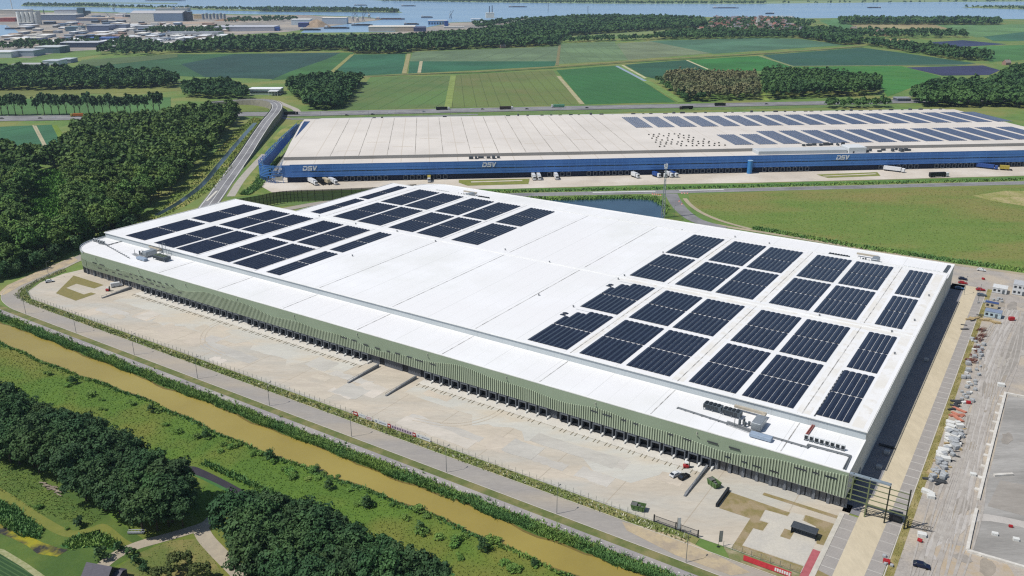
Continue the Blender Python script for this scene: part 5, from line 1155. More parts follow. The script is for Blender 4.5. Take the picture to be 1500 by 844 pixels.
banner(-17.4, 13.0, plain('banner_red', '#d8424c'), 'long red hoarding by the road at the bottom edge', [(8.6 + i * .62, 9.05 + i * .62, .3, 1.3) for i in range(7)], y=-39.3, h=1.7, mm=ink_w)
for (x, y, c, lab) in ((-37.4, -37.9, vw, 'white feather flag beside the yard gate'), (-25.2, -37.2, vs_, 'grey feather flag by the sandy yard entrance')):
    t = empty('feather_flag', (*W(x, y), .1), WTH + R(40), label=lab, cat='flag')
    b = MB(); b.bar((0, 0, 0), (0, 0, 5.4), .05); b.build('pole', gm, t)
    b = MB(); b.box(.05, 1.0, -.02, .02, 1.6, 5.3); b.build('cloth', c, t)
    b = MB(); b.box(-.5, .5, -.1, .1, 0, .15); b.box(-.1, .1, -.5, .5, 0, .15); b.build('foot', gm, t)
# skips, shelters, cars
skip_m = mat('skip_green', '#5f7d4a', '#557042', .8, coords='obj')
for (x, y, a, lab) in ((-51.6, -33.4, R(12), 'green skip by the yard fence'), (-37.2, -8.7, R(-28), 'green skip between the two ramp walls')):
    t = empty('skip', (*W(x, y), .1), WTH + a, label=lab, cat='skip')
    b = MB(); vs = [(-1.8, -1, .2), (1.8, -1, .2), (1.8, 1, .2), (-1.8, 1, .2), (-2.2, -1.1, 1.9), (2.2, -1.1, 1.9), (2.2, 1.1, 1.9), (-2.2, 1.1, 1.9)]
    b.add(vs, [(3, 2, 1, 0), (0, 1, 5, 4), (1, 2, 6, 5), (2, 3, 7, 6), (3, 0, 4, 7)]); b.box(-2.2, 2.2, -1.2, -1.1, 1.75, 1.95); b.box(-2.2, 2.2, 1.1, 1.2, 1.75, 1.95)
    for x_ in (-1.3, 0, 1.3): b.box(x_ - .08, x_ + .08, -1.22, -1.02, .2, 1.8); b.box(x_ - .08, x_ + .08, 1.02, 1.22, .2, 1.8)
    b.build('body', skip_m, t)
    b = MB(); b.add([(-2.1, -1, 1.85), (-.4, -1, 1.85), (-.4, 1, 1.85), (-2.1, 1, 1.85)], [(0, 1, 2, 3)]); b.box(-.1, .6, -.3, .5, .8, 1.7); b.box(.8, 1.6, -.8, .1, .6, 1.5); b.build('waste', plain('waste_grey', '#6e706c'), t)
t = empty('cycle_shelter', (*W(-6.6, -18.6), .12), WTH, label='black cycle shelter on the grey paving', cat='shelter')
b = MB(); b.bevbox(-3.6, 3.6, -1.6, 1.6, 2.3, 2.55, .08); b.build('roof', plain('shelter_roof', '#4b5057', .4), t)
b = MB(); b.box(-3.4, 3.4, 1.35, 1.42, .1, 2.3); b.box(-3.45, -3.38, -1.3, 1.4, .1, 2.3); b.box(3.38, 3.45, -1.3, 1.4, .1, 2.3); b.build('wall', plain('shelter_wall', '#22262b', .3), t)
b = MB()
for i in range(9): b.bar((-3 + i * .75, -.2, 0), (-3 + i * .75, .6, .7), .03)
b.build('rack', steel, t)
t = empty('gate_booth', (*W(13.9, 3.2), .12), WTH + R(8), label='small dark booth by the grid screen and barrier', cat='booth')
b = MB(); b.bevbox(-1.7, 1.7, -1.1, 1.1, 0, 2.3, .08); b.build('body', plain('booth_dark', '#2b2f36', .4), t)
b = MB(); b.bevbox(-1.9, 1.9, -1.3, 1.3, 2.3, 2.5, .05); b.build('roof', plain('booth_roof', '#3c424a', .4), t)
for (x, y, lab, L_) in ((6.2, 1.2, 'dark lattice gate lying across the lane in front of the grid screen', 7.5), (17.6, 1.4, 'dark lattice barrier leaf out on the gravel', 6.5)):
    t = empty('lattice_gate', (*W(x, y), .12), WTH + R(12), label=lab, cat='gate'); b = MB()
    for z in (.3, 1.7): b.bar((0, 0, z), (L_, 0, z), .07)
    for i in range(8): b.bar((L_ * i / 8, 0, .3), (L_ * (i + 1) / 8, 0, 1.7), .05); b.bar((L_ * i / 8, 0, 1.7), (L_ * (i + 1) / 8, 0, .3), .05)
    b.build('lattice', gm, t); b = MB(); b.box(-.15, .15, -.15, .15, 0, 2.1); b.build('post', gm, t)
car(*W(-49.6, -9.9), WTH + R(72), vw, 'white car parked next to a black car in the yard'); car(*W(-46.8, -9.7), WTH + R(75), vk, 'black car parked next to a white car in the yard')
navy_p = plain('navy_paint', '#1d2540', .3)
car(*W(23.9, -15.4), WTH + R(8), navy_p, 'dark navy car alone on the gravel site'); car(*W(-397.2, -17.4), WTH + R(65), vw, 'white car at the turning bay by the curved fence')
car(*W(-361.4, 3.0 - 5.2), WTH + R(66), vw, 'white van parked by the dock office', van=True)
for (px, py, m_, a, lab) in ((1410, 410, navy_p, 8, 'dark blue pick-up at the far end of the side lane'), (1410, 416, vr, 8, 'red van-sized car between dark cars at the end of the side lane'), (1405, 424, plain('blue_paint', '#4a6a8c', .35), 10, 'grey blue car in the shade at the end of the side lane'), (1436, 426, vr, 20, 'red car beside a grey car at the lamp post'), (1438, 434, plain('grey_paint', '#62707c', .35), 20, 'grey car beside a red car at the lamp post'), (1437, 397, vw, 0, 'white car on the track behind the warehouse')):
    car(*G(px, py), WTH + R(a), m_, lab)
for (px, py, m_, lab) in ((508, 169.6, vk, 'dark car on the motorway at the left part of the beige roof'), (546, 168.3, navy_p, 'navy car on the motorway left of a white car'), (571, 166.5, vw, 'white car on the motorway above the left roof seams'), (621, 164.6, vs_, 'silver car on the motorway before the dark lorry'), (691, 160.8, vw, 'white car on the motorway between two lorries'), (707, 160.9, vk, 'dark car on the motorway between two lorries'), (772, 160.6, vk, 'dark car on the motorway beside the green lorry'), (827, 160, vw, 'white car on the motorway right of the green lorry'), (860, 158.8, vk, 'dark car on the motorway far right of the green lorry'), (1123, 153.3, vk, 'dark car on the motorway right of the black lorry'), (59, 174.2, vk, 'dark car on the motorway left of the orange lorry'), (80, 173.4, vw, 'white car on the motorway just left of the orange lorry'), (155, 171.7, vw, 'white car on the motorway right of the orange lorry'), (3, 174.4, vk, 'dark car on the motorway at the left edge')):
    car(*G(px, py), DTH, m_, lab, .16, group='cars on the motorway')
sweep = [(-359.0, -8.6, 'red and white machine on the ramp by the white van'), (-48.4, -3.6, 'red and white machine standing before the last dock')]
for (x, y, lab) in sweep:
    t = empty('forklift', (*W(x, y), .12), WTH + R(30), label=lab, cat='forklift')
    b = MB(); b.bevbox(-1.1, .8, -.6, .6, .3, 1.2, .1); b.build('body', vr, t); b = MB(); b.box(-.7, .5, -.55, .55, 2.05, 2.15)
    for sx in (-.65, .45):
        for sy in (-.5, .5): b.box(sx - .04, sx + .04, sy - .04, sy + .04, 1.2, 2.06)
    b.build('cab_frame', vw, t); b = MB(); b.box(.85, .95, -.5, .5, .1, 2.6); b.box(.95, 1.9, -.4, -.25, .1, .18); b.box(.95, 1.9, .25, .4, .1, .18); b.build('mast', gm, t)
    for sx in (-.7, .5):
        for sy in (-.62, .5): b = MB(); b.box(sx - .25, sx + .25, sy, sy + .14, 0, .5); b.build('wheel', tyre, t)
# lattice mast
mx, my = G(971, 319); t = empty('lattice_mast', (mx, my, .1), label='tall grey lattice mast with white head beside the dark pond', cat='mast')
Hm = 33; b = MB()
def leg_at(k, z): r = 1.5 - 1.1 * z / Hm; return (r * math.cos(R(45 + 90 * k)), r * math.sin(R(45 + 90 * k)), z)
zs = [Hm * i / 11 for i in range(12)]
for k in range(4):
    b.bar(leg_at(k, 0), leg_at(k, Hm), .16, 5, .12)
    for i in range(11): b.bar(leg_at(k, zs[i]), leg_at((k + 1) % 4, zs[i + 1]), .08, 4); b.bar(leg_at(k, zs[i + 1]), leg_at((k + 1) % 4, zs[i + 1]), .07, 4)
b.build('lattice', plain('mast_grey', '#a8b0b4', .5, .3), t)
b = MB(); b.bevbox(-.9, .9, -.6, .6, Hm, Hm + 1.2, .1); b.bevbox(-1.1, -.4, -.5, .5, Hm + 1.2, Hm + 3, .1); b.bevbox(.3, 1.1, -.5, .5, Hm + 1.2, Hm + 3.2, .1); b.bar((0, 0, Hm), (0, 0, Hm + 4), .08); b.build('antenna_head', vw, t)
# netted screen fence at the loop road
net_px = [(345, 292), (362, 289.5), (385, 285.5), (405, 281.5), (425, 279.5), (450, 278.5), (500, 276.8), (560, 274), (610, 270)]
q = smooth_line([G(x, y, 8.5) for x, y in net_px], 4); x0, y0 = q[0]
t = empty('net_screen', (x0, y0, .05), label='tall curved dark green mesh screen between the two warehouses', cat='screen')
net_m = mat('net_green', '#2f3a33', '#39443b', .3, rough=.8, alpha=.8); post_d = plain('net_post', '#20251f', .6)
b = MB(); b.strip([(x - x0, y - y0) for x, y in q], .6, 8.5); b.build('net', net_m, t)
bp = MB(); br_ = MB()
acc = 0
for i in range(len(q) - 1):
    a, c = q[i], q[i + 1]; L_ = math.dist(a, c); n = max(1, round(L_ / 6))
    for k in range(n):
        f = k / n; x, y = a[0] + (c[0] - a[0]) * f - x0, a[1] + (c[1] - a[1]) * f - y0; bp.box(x - .14, x + .14, y - .4, y - .12, 0, 8.7)
    for z in (.6, 3.2, 5.8, 8.5): br_.bar((a[0] - x0, a[1] - y0 - .2, z), (c[0] - x0, c[1] - y0 - .2, z), .1, 4)
bp.build('post', post_d, t); br_.build('rail', post_d, t)
structure('net_verge', [[(x, y - 3) for x, y in q] + [(x, y - 9) for x, y in q][::-1]], .12, MATS['verge_green'])
# traffic cones / barriers at the junction
cone = MB(); cone.cyl((0, 0), .35, 0, 1.0, 8, .06); cone.box(-.4, .4, -.4, .4, 0, .06); c0 = cone.build('traffic_barrier', mat('cone_orange', '#d8572c', '#e8e4dc', 1.2, coords='obj', contrast=(.49, .51)))
tag(c0, 'orange and white cone at the road junction by the mast', 'traffic cone', 'cones at the junction by the mast')
for i, (px, py) in enumerate(((956, 285.4), (959, 285.8), (962, 286.2), (965, 286.6), (968, 287), (999, 284), (1003, 284.2), (1007, 284.4), (995, 296), (999, 300))):
    o = c0 if i == 0 else c0.copy()
    if i: COL.objects.link(o)
    o.location = (*G(px, py), .14); o.scale = (1.6, 1.6, 1.4)
# dark roofed house in the near corner
hx, hy = G(150, 850); t = empty('house', (hx, hy, .1), R(-14), label='house with dark slate gable roof at the bottom edge beside the gravel path', cat='house')
b = MB(); b.prism([(-5.5, -4), (5.5, -4), (5.5, 4), (-5.5, 4)], 0, 3.2); b.add([(5.5, -4, 3.2), (5.5, 4, 3.2), (5.5, 0, 6.6)], [(0, 1, 2)]); b.add([(-5.5, 4, 3.2), (-5.5, -4, 3.2), (-5.5, 0, 6.6)], [(0, 1, 2)]); b.build('wall', mat('house_wall', '#3e3a3a', '#4a4543', .6, coords='obj'), t)
slate = mat('slate', '#5c5964', '#524f59', .7, coords='obj', bands=[(.45, '#4b4852', .15, math.pi / 2)], rough=.6)
b = MB()
for sy in (-1, 1):
    b.add([(-6, sy * 4.6, 2.75), (6, sy * 4.6, 2.75), (6, 0, 6.75), (-6, 0, 6.75), (-6, sy * 4.6, 2.95), (6, sy * 4.6, 2.95), (6, 0, 6.95), (-6, 0, 6.95)], [(0, 1, 2, 3), (7, 6, 5, 4), (0, 4, 5, 1), (1, 5, 6, 2), (3, 7, 4, 0)])
b.build('roof', slate, t)
b = MB(); b.box(-4.2, -1.5, -4.1, -4.02, .8, 2.4); b.box(1.5, 3.5, -4.1, -4.02, .8, 2.4); b.build('window', plain('window_white', '#dfe3e8', .2), t)
b = MB(); b.prism([(5.6, -.5), (8.5, -.5), (8.5, 4.5), (5.6, 4.5)], 0, 3.0); b.add([(5.5, -.8, 3), (8.8, -.8, 3), (8.8, 2, 4.2), (5.5, 2, 4.2), (8.8, 4.8, 3), (5.5, 4.8, 3)], [(0, 1, 2, 3), (3, 2, 4, 5)]); b.build('annex', slate, t); t.scale = (.66, .66, .72)
bx_, by_ = G(200, 782); t = empty('footbridge', (bx_, by_, .1), R(2), label='white footbridge rail on the mown grass by the gravel path', cat='footbridge')
b = MB(); b.box(-2.3, 2.3, -.5, .5, .2, .45); b.build('deck', vs_, t); b = MB(); b.box(-2.3, 2.3, -.52, -.45, .9, 1.05); b.box(-2.3, 2.3, .45, .52, .9, 1.05)
for i in range(6): b.box(-2.3 + i * .9, -2.2 + i * .9, -.52, -.45, .45, .9); b.box(-2.3 + i * .9, -2.2 + i * .9, .45, .52, .45, .9)
b.build('rail', vw, t)
lp = MB(); rr = random.Random(4)
log0 = None
for i in range(16):
    if log0 is None:
        lp.bar((-1.2, 0, .2), (1.2, .1, .22), .18, 7); log0 = lp.build('log', mat('log_grey', '#a89a8a', '#7d7264', 1.5, coords='obj')); tag(log0, 'grey cut log in the pile at the foot of the avenue', 'log', 'logs piled below the avenue'); o = log0
    else: o = log0.copy(); COL.objects.link(o)
    o.location = (*G(64 + i * 1.6 + rr.uniform(-3, 3), 711 + i * .9 + rr.uniform(-3, 3)), .1 + .2 * (i % 3)); o.rotation_euler = (0, 0, rr.uniform(-.6, .3))
# ------------------------------------------------------------------ building site on the right
wal_m = mat('site_wall_white', '#dedad2', '#cac5bc', .5)
def site_wall(pts, label, h=.7, wd=.45, posts=True):
    t = empty('foundation_wall', (*W(*pts[0]), .12), WTH, label=label, cat='wall'); x0, y0 = pts[0]; b = MB(); p = MB()
    for i in range(len(pts) - 1):
        a, c = pts[i], pts[i + 1]; L_ = math.dist(a, c); u = ((c[0] - a[0]) / L_, (c[1] - a[1]) / L_); n_ = (-u[1] * wd, u[0] * wd)
        b.prism([(a[0] - x0 + n_[0], a[1] - y0 + n_[1]), (a[0] - x0 - n_[0], a[1] - y0 - n_[1]), (c[0] - x0 - n_[0], c[1] - y0 - n_[1]), (c[0] - x0 + n_[0], c[1] - y0 + n_[1])], 0, h)
        for k in range(int(L_ / 8)):
            f = (k + .5) * 8; x, y = a[0] + u[0] * f - x0, a[1] + u[1] * f - y0; p.box(x - 1.7, x - .45, y - .7, y + .7, 0, h * .6)
    b.build('wall', wal_m, t)
    if posts: p.build('footing', wal_m, t)
site_wall([(34, 113), (33.6, 70), (33.3, 28)], 'long white foundation wall running along the gravel site track')
site_wall([(33.4, 22), (33.4, 8), (33.5, -1.2)], 'shorter near piece of the white foundation wall', posts=False)
site_wall([(33.5, -1.4), (48, -.9), (72, -.4)], 'white foundation wall across the near end of the slab')
site_wall([(36, 45.5), (41, 49.6)], 'short white wall stub inside the slab', posts=False)
site_wall([(34.5, 112.5), (58, 114)], 'white foundation wall at the far end of the slab')
def cabin(px, py, L_, Wd, h, a, label, wall, roof, two=False):
    t = empty('site_cabin', (*G(px, py), .12), WTH + R(a), label=label, cat='site cabin')
    b = MB(); b.bevbox(-L_ / 2, L_ / 2, -Wd / 2, Wd / 2, .15, h, .05); b.build('wall', wall, t)
    b = MB(); b.bevbox(-L_ / 2 - .1, L_ / 2 + .1, -Wd / 2 - .1, Wd / 2 + .1, h, h + .2, .05); b.build('roof', roof, t)
    for k in range(int(L_ / 2)):
        for z in ((1.0, 3.7) if two else (1.0,)):
            if k % 3 == 2 and z < 2: bz = (.2, 2.2)
            else: bz = (z, z + 1.1)
            b = MB(); b.box(-L_ / 2 + .5 + k * 2, -L_ / 2 + 1.6 + k * 2, -Wd / 2 - .06, -Wd / 2 - .005, *bz); b.build('window' if bz[0] > .5 else 'door', glass_m if bz[0] > .5 else steel_d, t)
wc = plain('cabin_white', '#dcdfe1', .5)
cabin(1464, 428, 6.5, 6, 2.8, 0, 'white site cabin by the rear track, left of the larger one', wc, plain('cabin_roof', '#e4e4e2', .5))
cabin(1494, 430, 7, 8, 5.4, 0, 'large two storey white site cabin with dark window band at the right edge', wc, plain('cabin_roof_grey', '#c4c6c8', .5), True)
cabin(1454, 464, 7, 4.5, 2.8, -2, 'pale blue site cabin beside the dry grass strip', plain('cabin_blue', '#c3d6de', .5), plain('cabin_roof_blue', '#8a98b0', .5))
cabin(1452, 451, 5.5, 2.5, 2.6, -2, 'blue lidded container behind the pale blue cabin', plain('container_beige', '#c9bfa8', .5), plain('container_lid', '#3f5488', .5))
kinds = {}
def pile(kind, px, py, a, s, label, grp):
    if kind not in kinds:
        b = MB(); rk = random.Random(hash(kind) % 99 if False else len(kinds) + 3)
        if kind == 'plank_stack':
            for i in range(5):
                for j in range(4): b.box(-1.6 + rk.uniform(-.1, .1), 1.6 + rk.uniform(-.1, .1), -.6 + j * .3, -.34 + j * .3, i * .16, i * .16 + .13)
            m_ = mat('timber_pale', '#c9b48c', '#a8936a', 1.2, coords='obj')
        elif kind == 'steel_bundle':
            for i in range(14): b.bar((-2, -.4 + (i % 5) * .2, .12 + (i // 5) * .17), (2 + rk.uniform(-.5, .5), -.4 + (i % 5) * .2 + rk.uniform(-.1, .1), .12 + (i // 5) * .17), .08, 5)
            m_ = mat('steel_dark', '#55585c', '#3d4044', 1, coords='obj')
        elif kind == 'rebar_bundle':
            for i in range(22): b.bar((rk.uniform(-1.4, -.4), rk.uniform(-1, 1), rk.uniform(0, .6)), (rk.uniform(.4, 1.4), rk.uniform(-1, 1), rk.uniform(.1, 1.1)), .05, 4)
            m_ = mat('rust', '#7a4a3c', '#5e3a34', 1.5, coords='obj')
        elif kind == 'panel_stack':
            for i in range(4): b.bevbox(-1.1 + rk.uniform(-.1, .1), 1.1 + rk.uniform(-.1, .1), -.8, .8, i * .28, i * .28 + .24, .03)
            m_ = mat('insulation_white', '#e2e2de', '#cfcfcb', 1, coords='obj')
        elif kind == 'pallet_load':
            b.bevbox(-.7, .7, -.6, .6, .18, 1.15, .08)
            for j in (-.5, -.05, .4): b.box(-.75, .75, j, j + .1, 0, .17)
            m_ = mat('pallet_grey', '#b9bcbe', '#8f9396', 1, coords='obj')
        elif kind == 'pipe_stack':
            for i in range(9): b.bar((-2.4, -.6 + (i % 5) * .3, .15 + (i // 5) * .26), (2.4, -.6 + (i % 5) * .3, .15 + (i // 5) * .26), .13, 8)
            m_ = mat('pipe_orange', '#c98670', '#b57460', 1, coords='obj')
        else:
            b.bevbox(-.9, .9, -.55, .55, .3, 1.3, .12); b.box(-.6, .6, -.4, .4, 0, .3); b.bar((.9, 0, .6), (1.8, 0, .4), .06); m_ = vr
        o = b.build(kind, m_); kinds[kind] = o
    else: o = kinds[kind].copy(); COL.objects.link(o)
    o.location = (*G(px, py), .12); o.rotation_euler = (0, 0, WTH + a); o.scale = (s, s, s); tag(o, label, kind.replace('_', ' '), grp)
rp = random.Random(12)
def row(kind, n, a0, a1, spread, ang, label, grp, s=(.8, 1.3)):
    for i in range(n):
        f = i / max(1, n - 1); pile(kind, a0[0] + (a1[0] - a0[0]) * f + rp.uniform(-spread, spread), a0[1] + (a1[1] - a0[1]) * f + rp.uniform(-2, 2), R(ang) + rp.uniform(-.8, .8), rp.uniform(*s), label, grp)
row('panel_stack', 22, (1403, 620), (1384, 676), 11, 20, 'white insulation board stack in the material row beside the gravel track', 'white board stacks', (.7, 1.3))
row('pallet_load', 44, (1402, 632), (1370, 704), 11, 10, 'grey pallet load in the material row beside the gravel track', 'grey pallet loads', (.6, 1.5))
row('pallet_load', 30, (1434, 500), (1414, 590), 11, 10, 'grey pallet load scattered near the rust rebar', 'pallet loads near the rebar', (.6, 1.4))
row('panel_stack', 7, (1426, 500), (1412, 592), 8, 30, 'white board stack scattered near the rust rebar', 'board stacks near the rebar', (.5, .8))
row('rebar_bundle', 7, (1440, 485), (1424, 532), 5, 40, 'rust red rebar heap beside the dry grass strip', 'rebar heaps', (1.1, 1.9))
row('plank_stack', 5, (1442, 470), (1462, 474), 3, 5, 'pale timber stack in front of the pale blue cabin', 'timber stacks', (.9, 1.2))
row('plank_stack', 5, (1418, 470), (1432, 466), 4, 5, 'pale plank stack lying on the parking bays', 'planks on the bays', (.6, .9))
row('steel_bundle', 14, (1402, 640), (1372, 702), 11, 30, 'dark steel piece lying between the grey pallet loads', 'dark steel between the pallets', (.4, .8))
row('plank_stack', 12, (1404, 630), (1370, 706), 12, 10, 'brown timber lying between the grey pallet loads', 'timber between the pallets', (.4, .7))
row('steel_bundle', 8, (1404, 588), (1398, 600), 5, 45, 'dark steel bundle beside the orange pipes', 'dark steel bundles', (.8, 1.1))
row('pipe_stack', 4, (1404, 603), (1402, 614), 2, -5, 'orange pipe stack in the material row', 'orange pipe stacks', (.9, 1.2))
row('steel_bundle', 5, (1366, 704), (1380, 708), 6, 30, 'dark steel bundle at the near end of the material row', 'steel bundles at the near end', (.8, 1.1))
row('plank_stack', 4, (1362, 696), (1376, 700), 4, 0, 'brown timber stack at the near end of the material row', 'timber at the near end', (.7, .9))
row('panel_stack', 5, (1356, 720), (1366, 728), 5, 0, 'white board heap standing alone below the material row', 'lone white boards', (.7, 1.0))
for (px, py, s, lab) in ((1481, 470, 1.4, 'red machine on the rutted gravel by the cabins'), (1347, 794, .7, 'red machine on the gravel below the barrier'), (1480, 773, .6, 'small red post machine on the slab'), (1298, 826, 1.0, 'red machine among gear on the near parking bays'), (1418, 592, .9, 'red box beside the dark steel'), (1440, 410, .8, 'red machine near the parked cars')):
    pile('machine', px, py, rp.uniform(-.6, .6), s, lab, None)
row('pallet_load', 6, (1292, 818), (1302, 832), 4, 0, 'gear pallet left on the near parking bays', 'gear on the near bays', (.5, .8))
row('pallet_load', 10, (1470, 440), (1440, 446), 9, 0, 'pallet load by the white site cabins', 'pallets by the cabins', (.6, .9))
row('steel_bundle', 5, (1410, 482), (1432, 462), 6, 15, 'dark steel bundle on the parking bays by the rear', 'steel on the bays', (.6, .9))
for (px, py, s, lab) in ((1425, 697, .8, 'white bag standing near the white foundation wall'), (1457, 784, .7, 'white post bag on the slab, left of two'), (1488, 792, .7, 'white post bag on the slab, right of two'), (1466, 566, 1.1, 'white board left on the gravel at the slab corner'), (1350, 786, 1.0, 'white bag by the red machine below the barrier')):
    pile('panel_stack', px, py, .2, s, lab, None)
# things standing in the shade of the side wall
for (x, y, kind, lab) in ((4.2, 30, 'pallet_load', 'pallet in the shade of the side wall, nearest the front'), (4.6, 41, 'pallet_load', 'pallet in the shade of the side wall, further back'), (3.6, 46, 'steel_bundle', 'steel bundle in the shade of the side wall'), (3.8, 128, 'pallet_load', 'pallet deep in the shade halfway down the side wall')):
    pile(kind, 700, 500, 0, 1.2, lab, None); bpy.context.scene.collection.objects[-1].location = (*W(x, y), .12)
# ------------------------------------------------------------------ industry, village, ships in the distance
def shed(x0, x1, py, hpx, depth, roof, wall, label, gable=False, name='shed', wins=0, cat='shed'):
    (ax, ay), (bx_, by_) = G(x0, py), G(x1, py - (x1 - x0) * .004); L_ = math.dist((ax, ay), (bx_, by_)); h = hpx * CAMH / (py + 31.5)
    t = empty(name, (ax, ay, .1), math.atan2(by_ - ay, bx_ - ax), label=label, cat=cat)
    rm, wm = mat('roof_' + roof.strip('#'), roof, shade(roof, .9), 1.3, .6, coords='obj', k=1.0), mat('wall_' + wall.strip('#'), wall, shade(wall, .92), 1.3, .6, coords='obj', k=1.15)
    b = MB(); b.prism([(0, 0), (L_, 0), (L_, depth), (0, depth)], 0, h)
    if gable:
        b.add([(0, 0, h), (0, depth, h), (0, depth / 2, h * 1.25)], [(0, 2, 1)]); b.add([(L_, 0, h), (L_, depth, h), (L_, depth / 2, h * 1.25)], [(0, 1, 2)])
    b.build('wall', wm, t)
    b = MB()
    if gable: b.add([(-.5, -.5, h), (L_ + .5, -.5, h), (L_ + .5, depth / 2, h * 1.27), (-.5, depth / 2, h * 1.27), (L_ + .5, depth + .5, h), (-.5, depth + .5, h)], [(0, 1, 2, 3), (3, 2, 4, 5)])
    else: b.bevbox(-.6, L_ + .6, -.6, depth + .6, h, h + 1.2, .4)
    b.build('roof', rm, t)
    for k in range(wins):
        b = MB(); w_ = L_ / wins; b.box(k * w_ + w_ * .3, k * w_ + w_ * .7, -.25, -.02, h * .15, h * .6); b.build('door', plain('bay_dark', '#3a3f46'), t)
    return t
S = [(0, 40, 20, 5, 70, '#d8d4cc', '#c8bfb0', 'cream riverside shed at the far left edge'), (60, 112, 30, 8, 80, '#cfcfcb', '#747f94', 'long grey blue harbour shed right of the white silos'), (80, 112, 20.5, 5, 60, '#6c6f80', '#d0d2d4', 'dark roofed riverside shed behind the silos'),
     (112, 160, 31, 4, 60, '#cbb9a6', '#7a8090', 'low tan roofed shed with grey wall'), (128, 160, 47, 9, 60, '#a0a6b2', '#66708c', 'slate grey shed in the middle of the industrial area'), (96, 116, 46, 6, 50, '#6f8894', '#597080', 'teal roofed shed left of the slate one'), (150, 185, 45, 8, 40, '#7c8698', '#6a7488', 'blue grey plant building with stacks'),
     (192, 226, 31.5, 12, 90, '#c2c0c0', '#e0dccf', 'cream half of the tall harbour hall'), (226.5, 268, 31.5, 12, 90, '#bebcbc', '#7e90a8', 'blue grey half of the tall harbour hall'), (269, 279, 31, 13, 40, '#4a484c', '#3c3a40', 'black hopper building beside the harbour hall'), (228, 275, 16.5, 4, 60, '#d8cdb8', '#b0a898', 'sand coloured shed behind the harbour hall'),
     (284, 296, 27.5, 6, 24, '#dccaa8', '#c8b28c', 'sand coloured block by the tank cluster'), (243, 320, 54.5, 6, 60, '#8f939b', '#dcdcda', 'long white building with dark doors by the car lot'), (314, 402, 46, 6, 90, '#c2c4cc', '#a4a6b2', 'large pale roofed hall behind the dark wood'), (128, 168, 62, 6, 40, '#5270ac', '#4a66a0', 'blue shed at the edge of the trees'),
     (88, 145, 70, 7, 50, '#c0c4ca', '#3c4a60', 'navy walled shed with pale roof'), (52, 88, 78.5, 9, 50, '#c4caca', '#5c7478', 'teal grey industrial unit'), (18, 50, 83, 8, 50, '#b4bcc4', '#9aa6b0', 'pale grey industrial unit left of the teal one'), (-20, 17, 85, 8, 50, '#d8dadc', '#c8ccd0', 'white industrial unit at the left edge'),
     (63, 86, 96, 6, 36, '#b8c0c8', '#d0d8dc', 'white office shed on the green plot'), (87, 104, 92.5, 5, 30, '#c4ccd4', '#9098a8', 'grey office shed on the green plot'), (18, 62, 99, 4, 26, '#b4b4b2', '#6a7070', 'low dark shed at the edge of the dark wood'), (164, 186, 74, 6, 20, '#e2e4e6', '#6a7a98', 'small white roofed villa office among trees'),
     (16, 41, 61.5, 3.5, 40, '#e2dccc', '#dcd4c0', 'cream low shed by the harbour basin'), (42, 60, 62, 6, 40, '#d6d2c6', '#7a82a0', 'white roofed shed by the harbour basin'), (190, 222, 42.5, 4, 30, '#d8dce0', '#a8b0b8', 'long low white roof among the trees'), (380, 404, 45, 5, 50, '#ececec', '#d8d8d8', 'white quay shed left of a blue container stack'), (401, 409, 45.5, 5, 20, '#3a5cac', '#2e4e9c', 'blue container stack on the quay'),
     (427, 455, 37, 8, 50, '#eef0f0', '#bccad4', 'pale blue walled white roof shed on the peninsula'), (437, 452, 40, 6, 40, '#6a70a0', '#38467c', 'navy shed beside the gravel heap'), (472, 508, 35.5, 9, 60, '#e8e2d6', '#b4c0cc', 'long pale blue shed on the peninsula'), (540, 608, 46.5, 7, 60, '#ece4d6', '#b4a898', 'long cream roofed quay hall'), (606, 624, 46.5, 6, 30, '#565c74', '#3a4468', 'dark blue gabled shed beside the cream hall'),
     (627, 655, 36.5, 6, 40, '#dcdcdc', '#7a9abc', 'blue and white striped river terminal'), (651, 657, 39.5, 8, 14, '#3c5ca8', '#345498', 'small bright blue tower block'), (712, 724, 26.5, 7, 24, '#e4dccc', '#dad0be', 'cream power station block with chimneys'), (690, 704, 31, 3, 20, '#e8e8e6', '#dcdcd8', 'low white roof near the power station'), (650, 680, 42, 2.5, 16, '#dedcd6', '#d0cec8', 'low white shed at the wood edge'), (0, 22, 32, 5, 40, '#b05c4c', '#a04c44', 'red brick shed left of the silos')]
for k, s in enumerate(S): shed(*s, gable=k in (7, 8, 32), wins=9 if k == 12 else (7 if k == 33 else 0))
t = shed(366, 412, 139, 8, 16, '#f0f2f4', '#c8ccd0', 'white flat roofed restaurant beside the road bridge', name='restaurant', wins=0, cat='restaurant')
b = MB(); b.bevbox(28, 41, -13, -1, 5.2, 6.2, .2); b.build('canopy', plain('canopy_white', '#eef0f2'), t)
for x_ in (28.6, 33, 37, 40.4): b = MB(); b.box(x_ - .3, x_ + .3, -12.4, -11.8, 0, 5.2); b.build('column', vw, t)
b = MB(); b.box(1, 50, -.4, -.05, 2.6, 4.4); b.build('window_band', glass_m, t)
rq = random.Random(50)
for k in range(150):
    px, py = rq.uniform(0, 300), rq.uniform(22, 60)
    if px > 190 and 26 < py < 34 or 20 < px < 62 and py < 42 or px < 34 and py < 52: continue
    cc = rq.choice((('#f4f2ec', 'white'), ('#eceef0', 'white'), ('#9aa2ac', 'grey'), ('#a88e7c', 'brown'), ('#7488a0', 'blue grey'), ('#c8b8a0', 'sand coloured')))
    sh_ = shed(px, px + rq.uniform(4, 15), py, rq.uniform(1.2, 3.8), rq.uniform(10, 40), cc[0], shade(cc[0], rq.choice((.5, .8, .95))), 'small %s shed among the crowded harbour industry' % cc[1]); sh_['group'] = 'small %s harbour sheds' % cc[1]
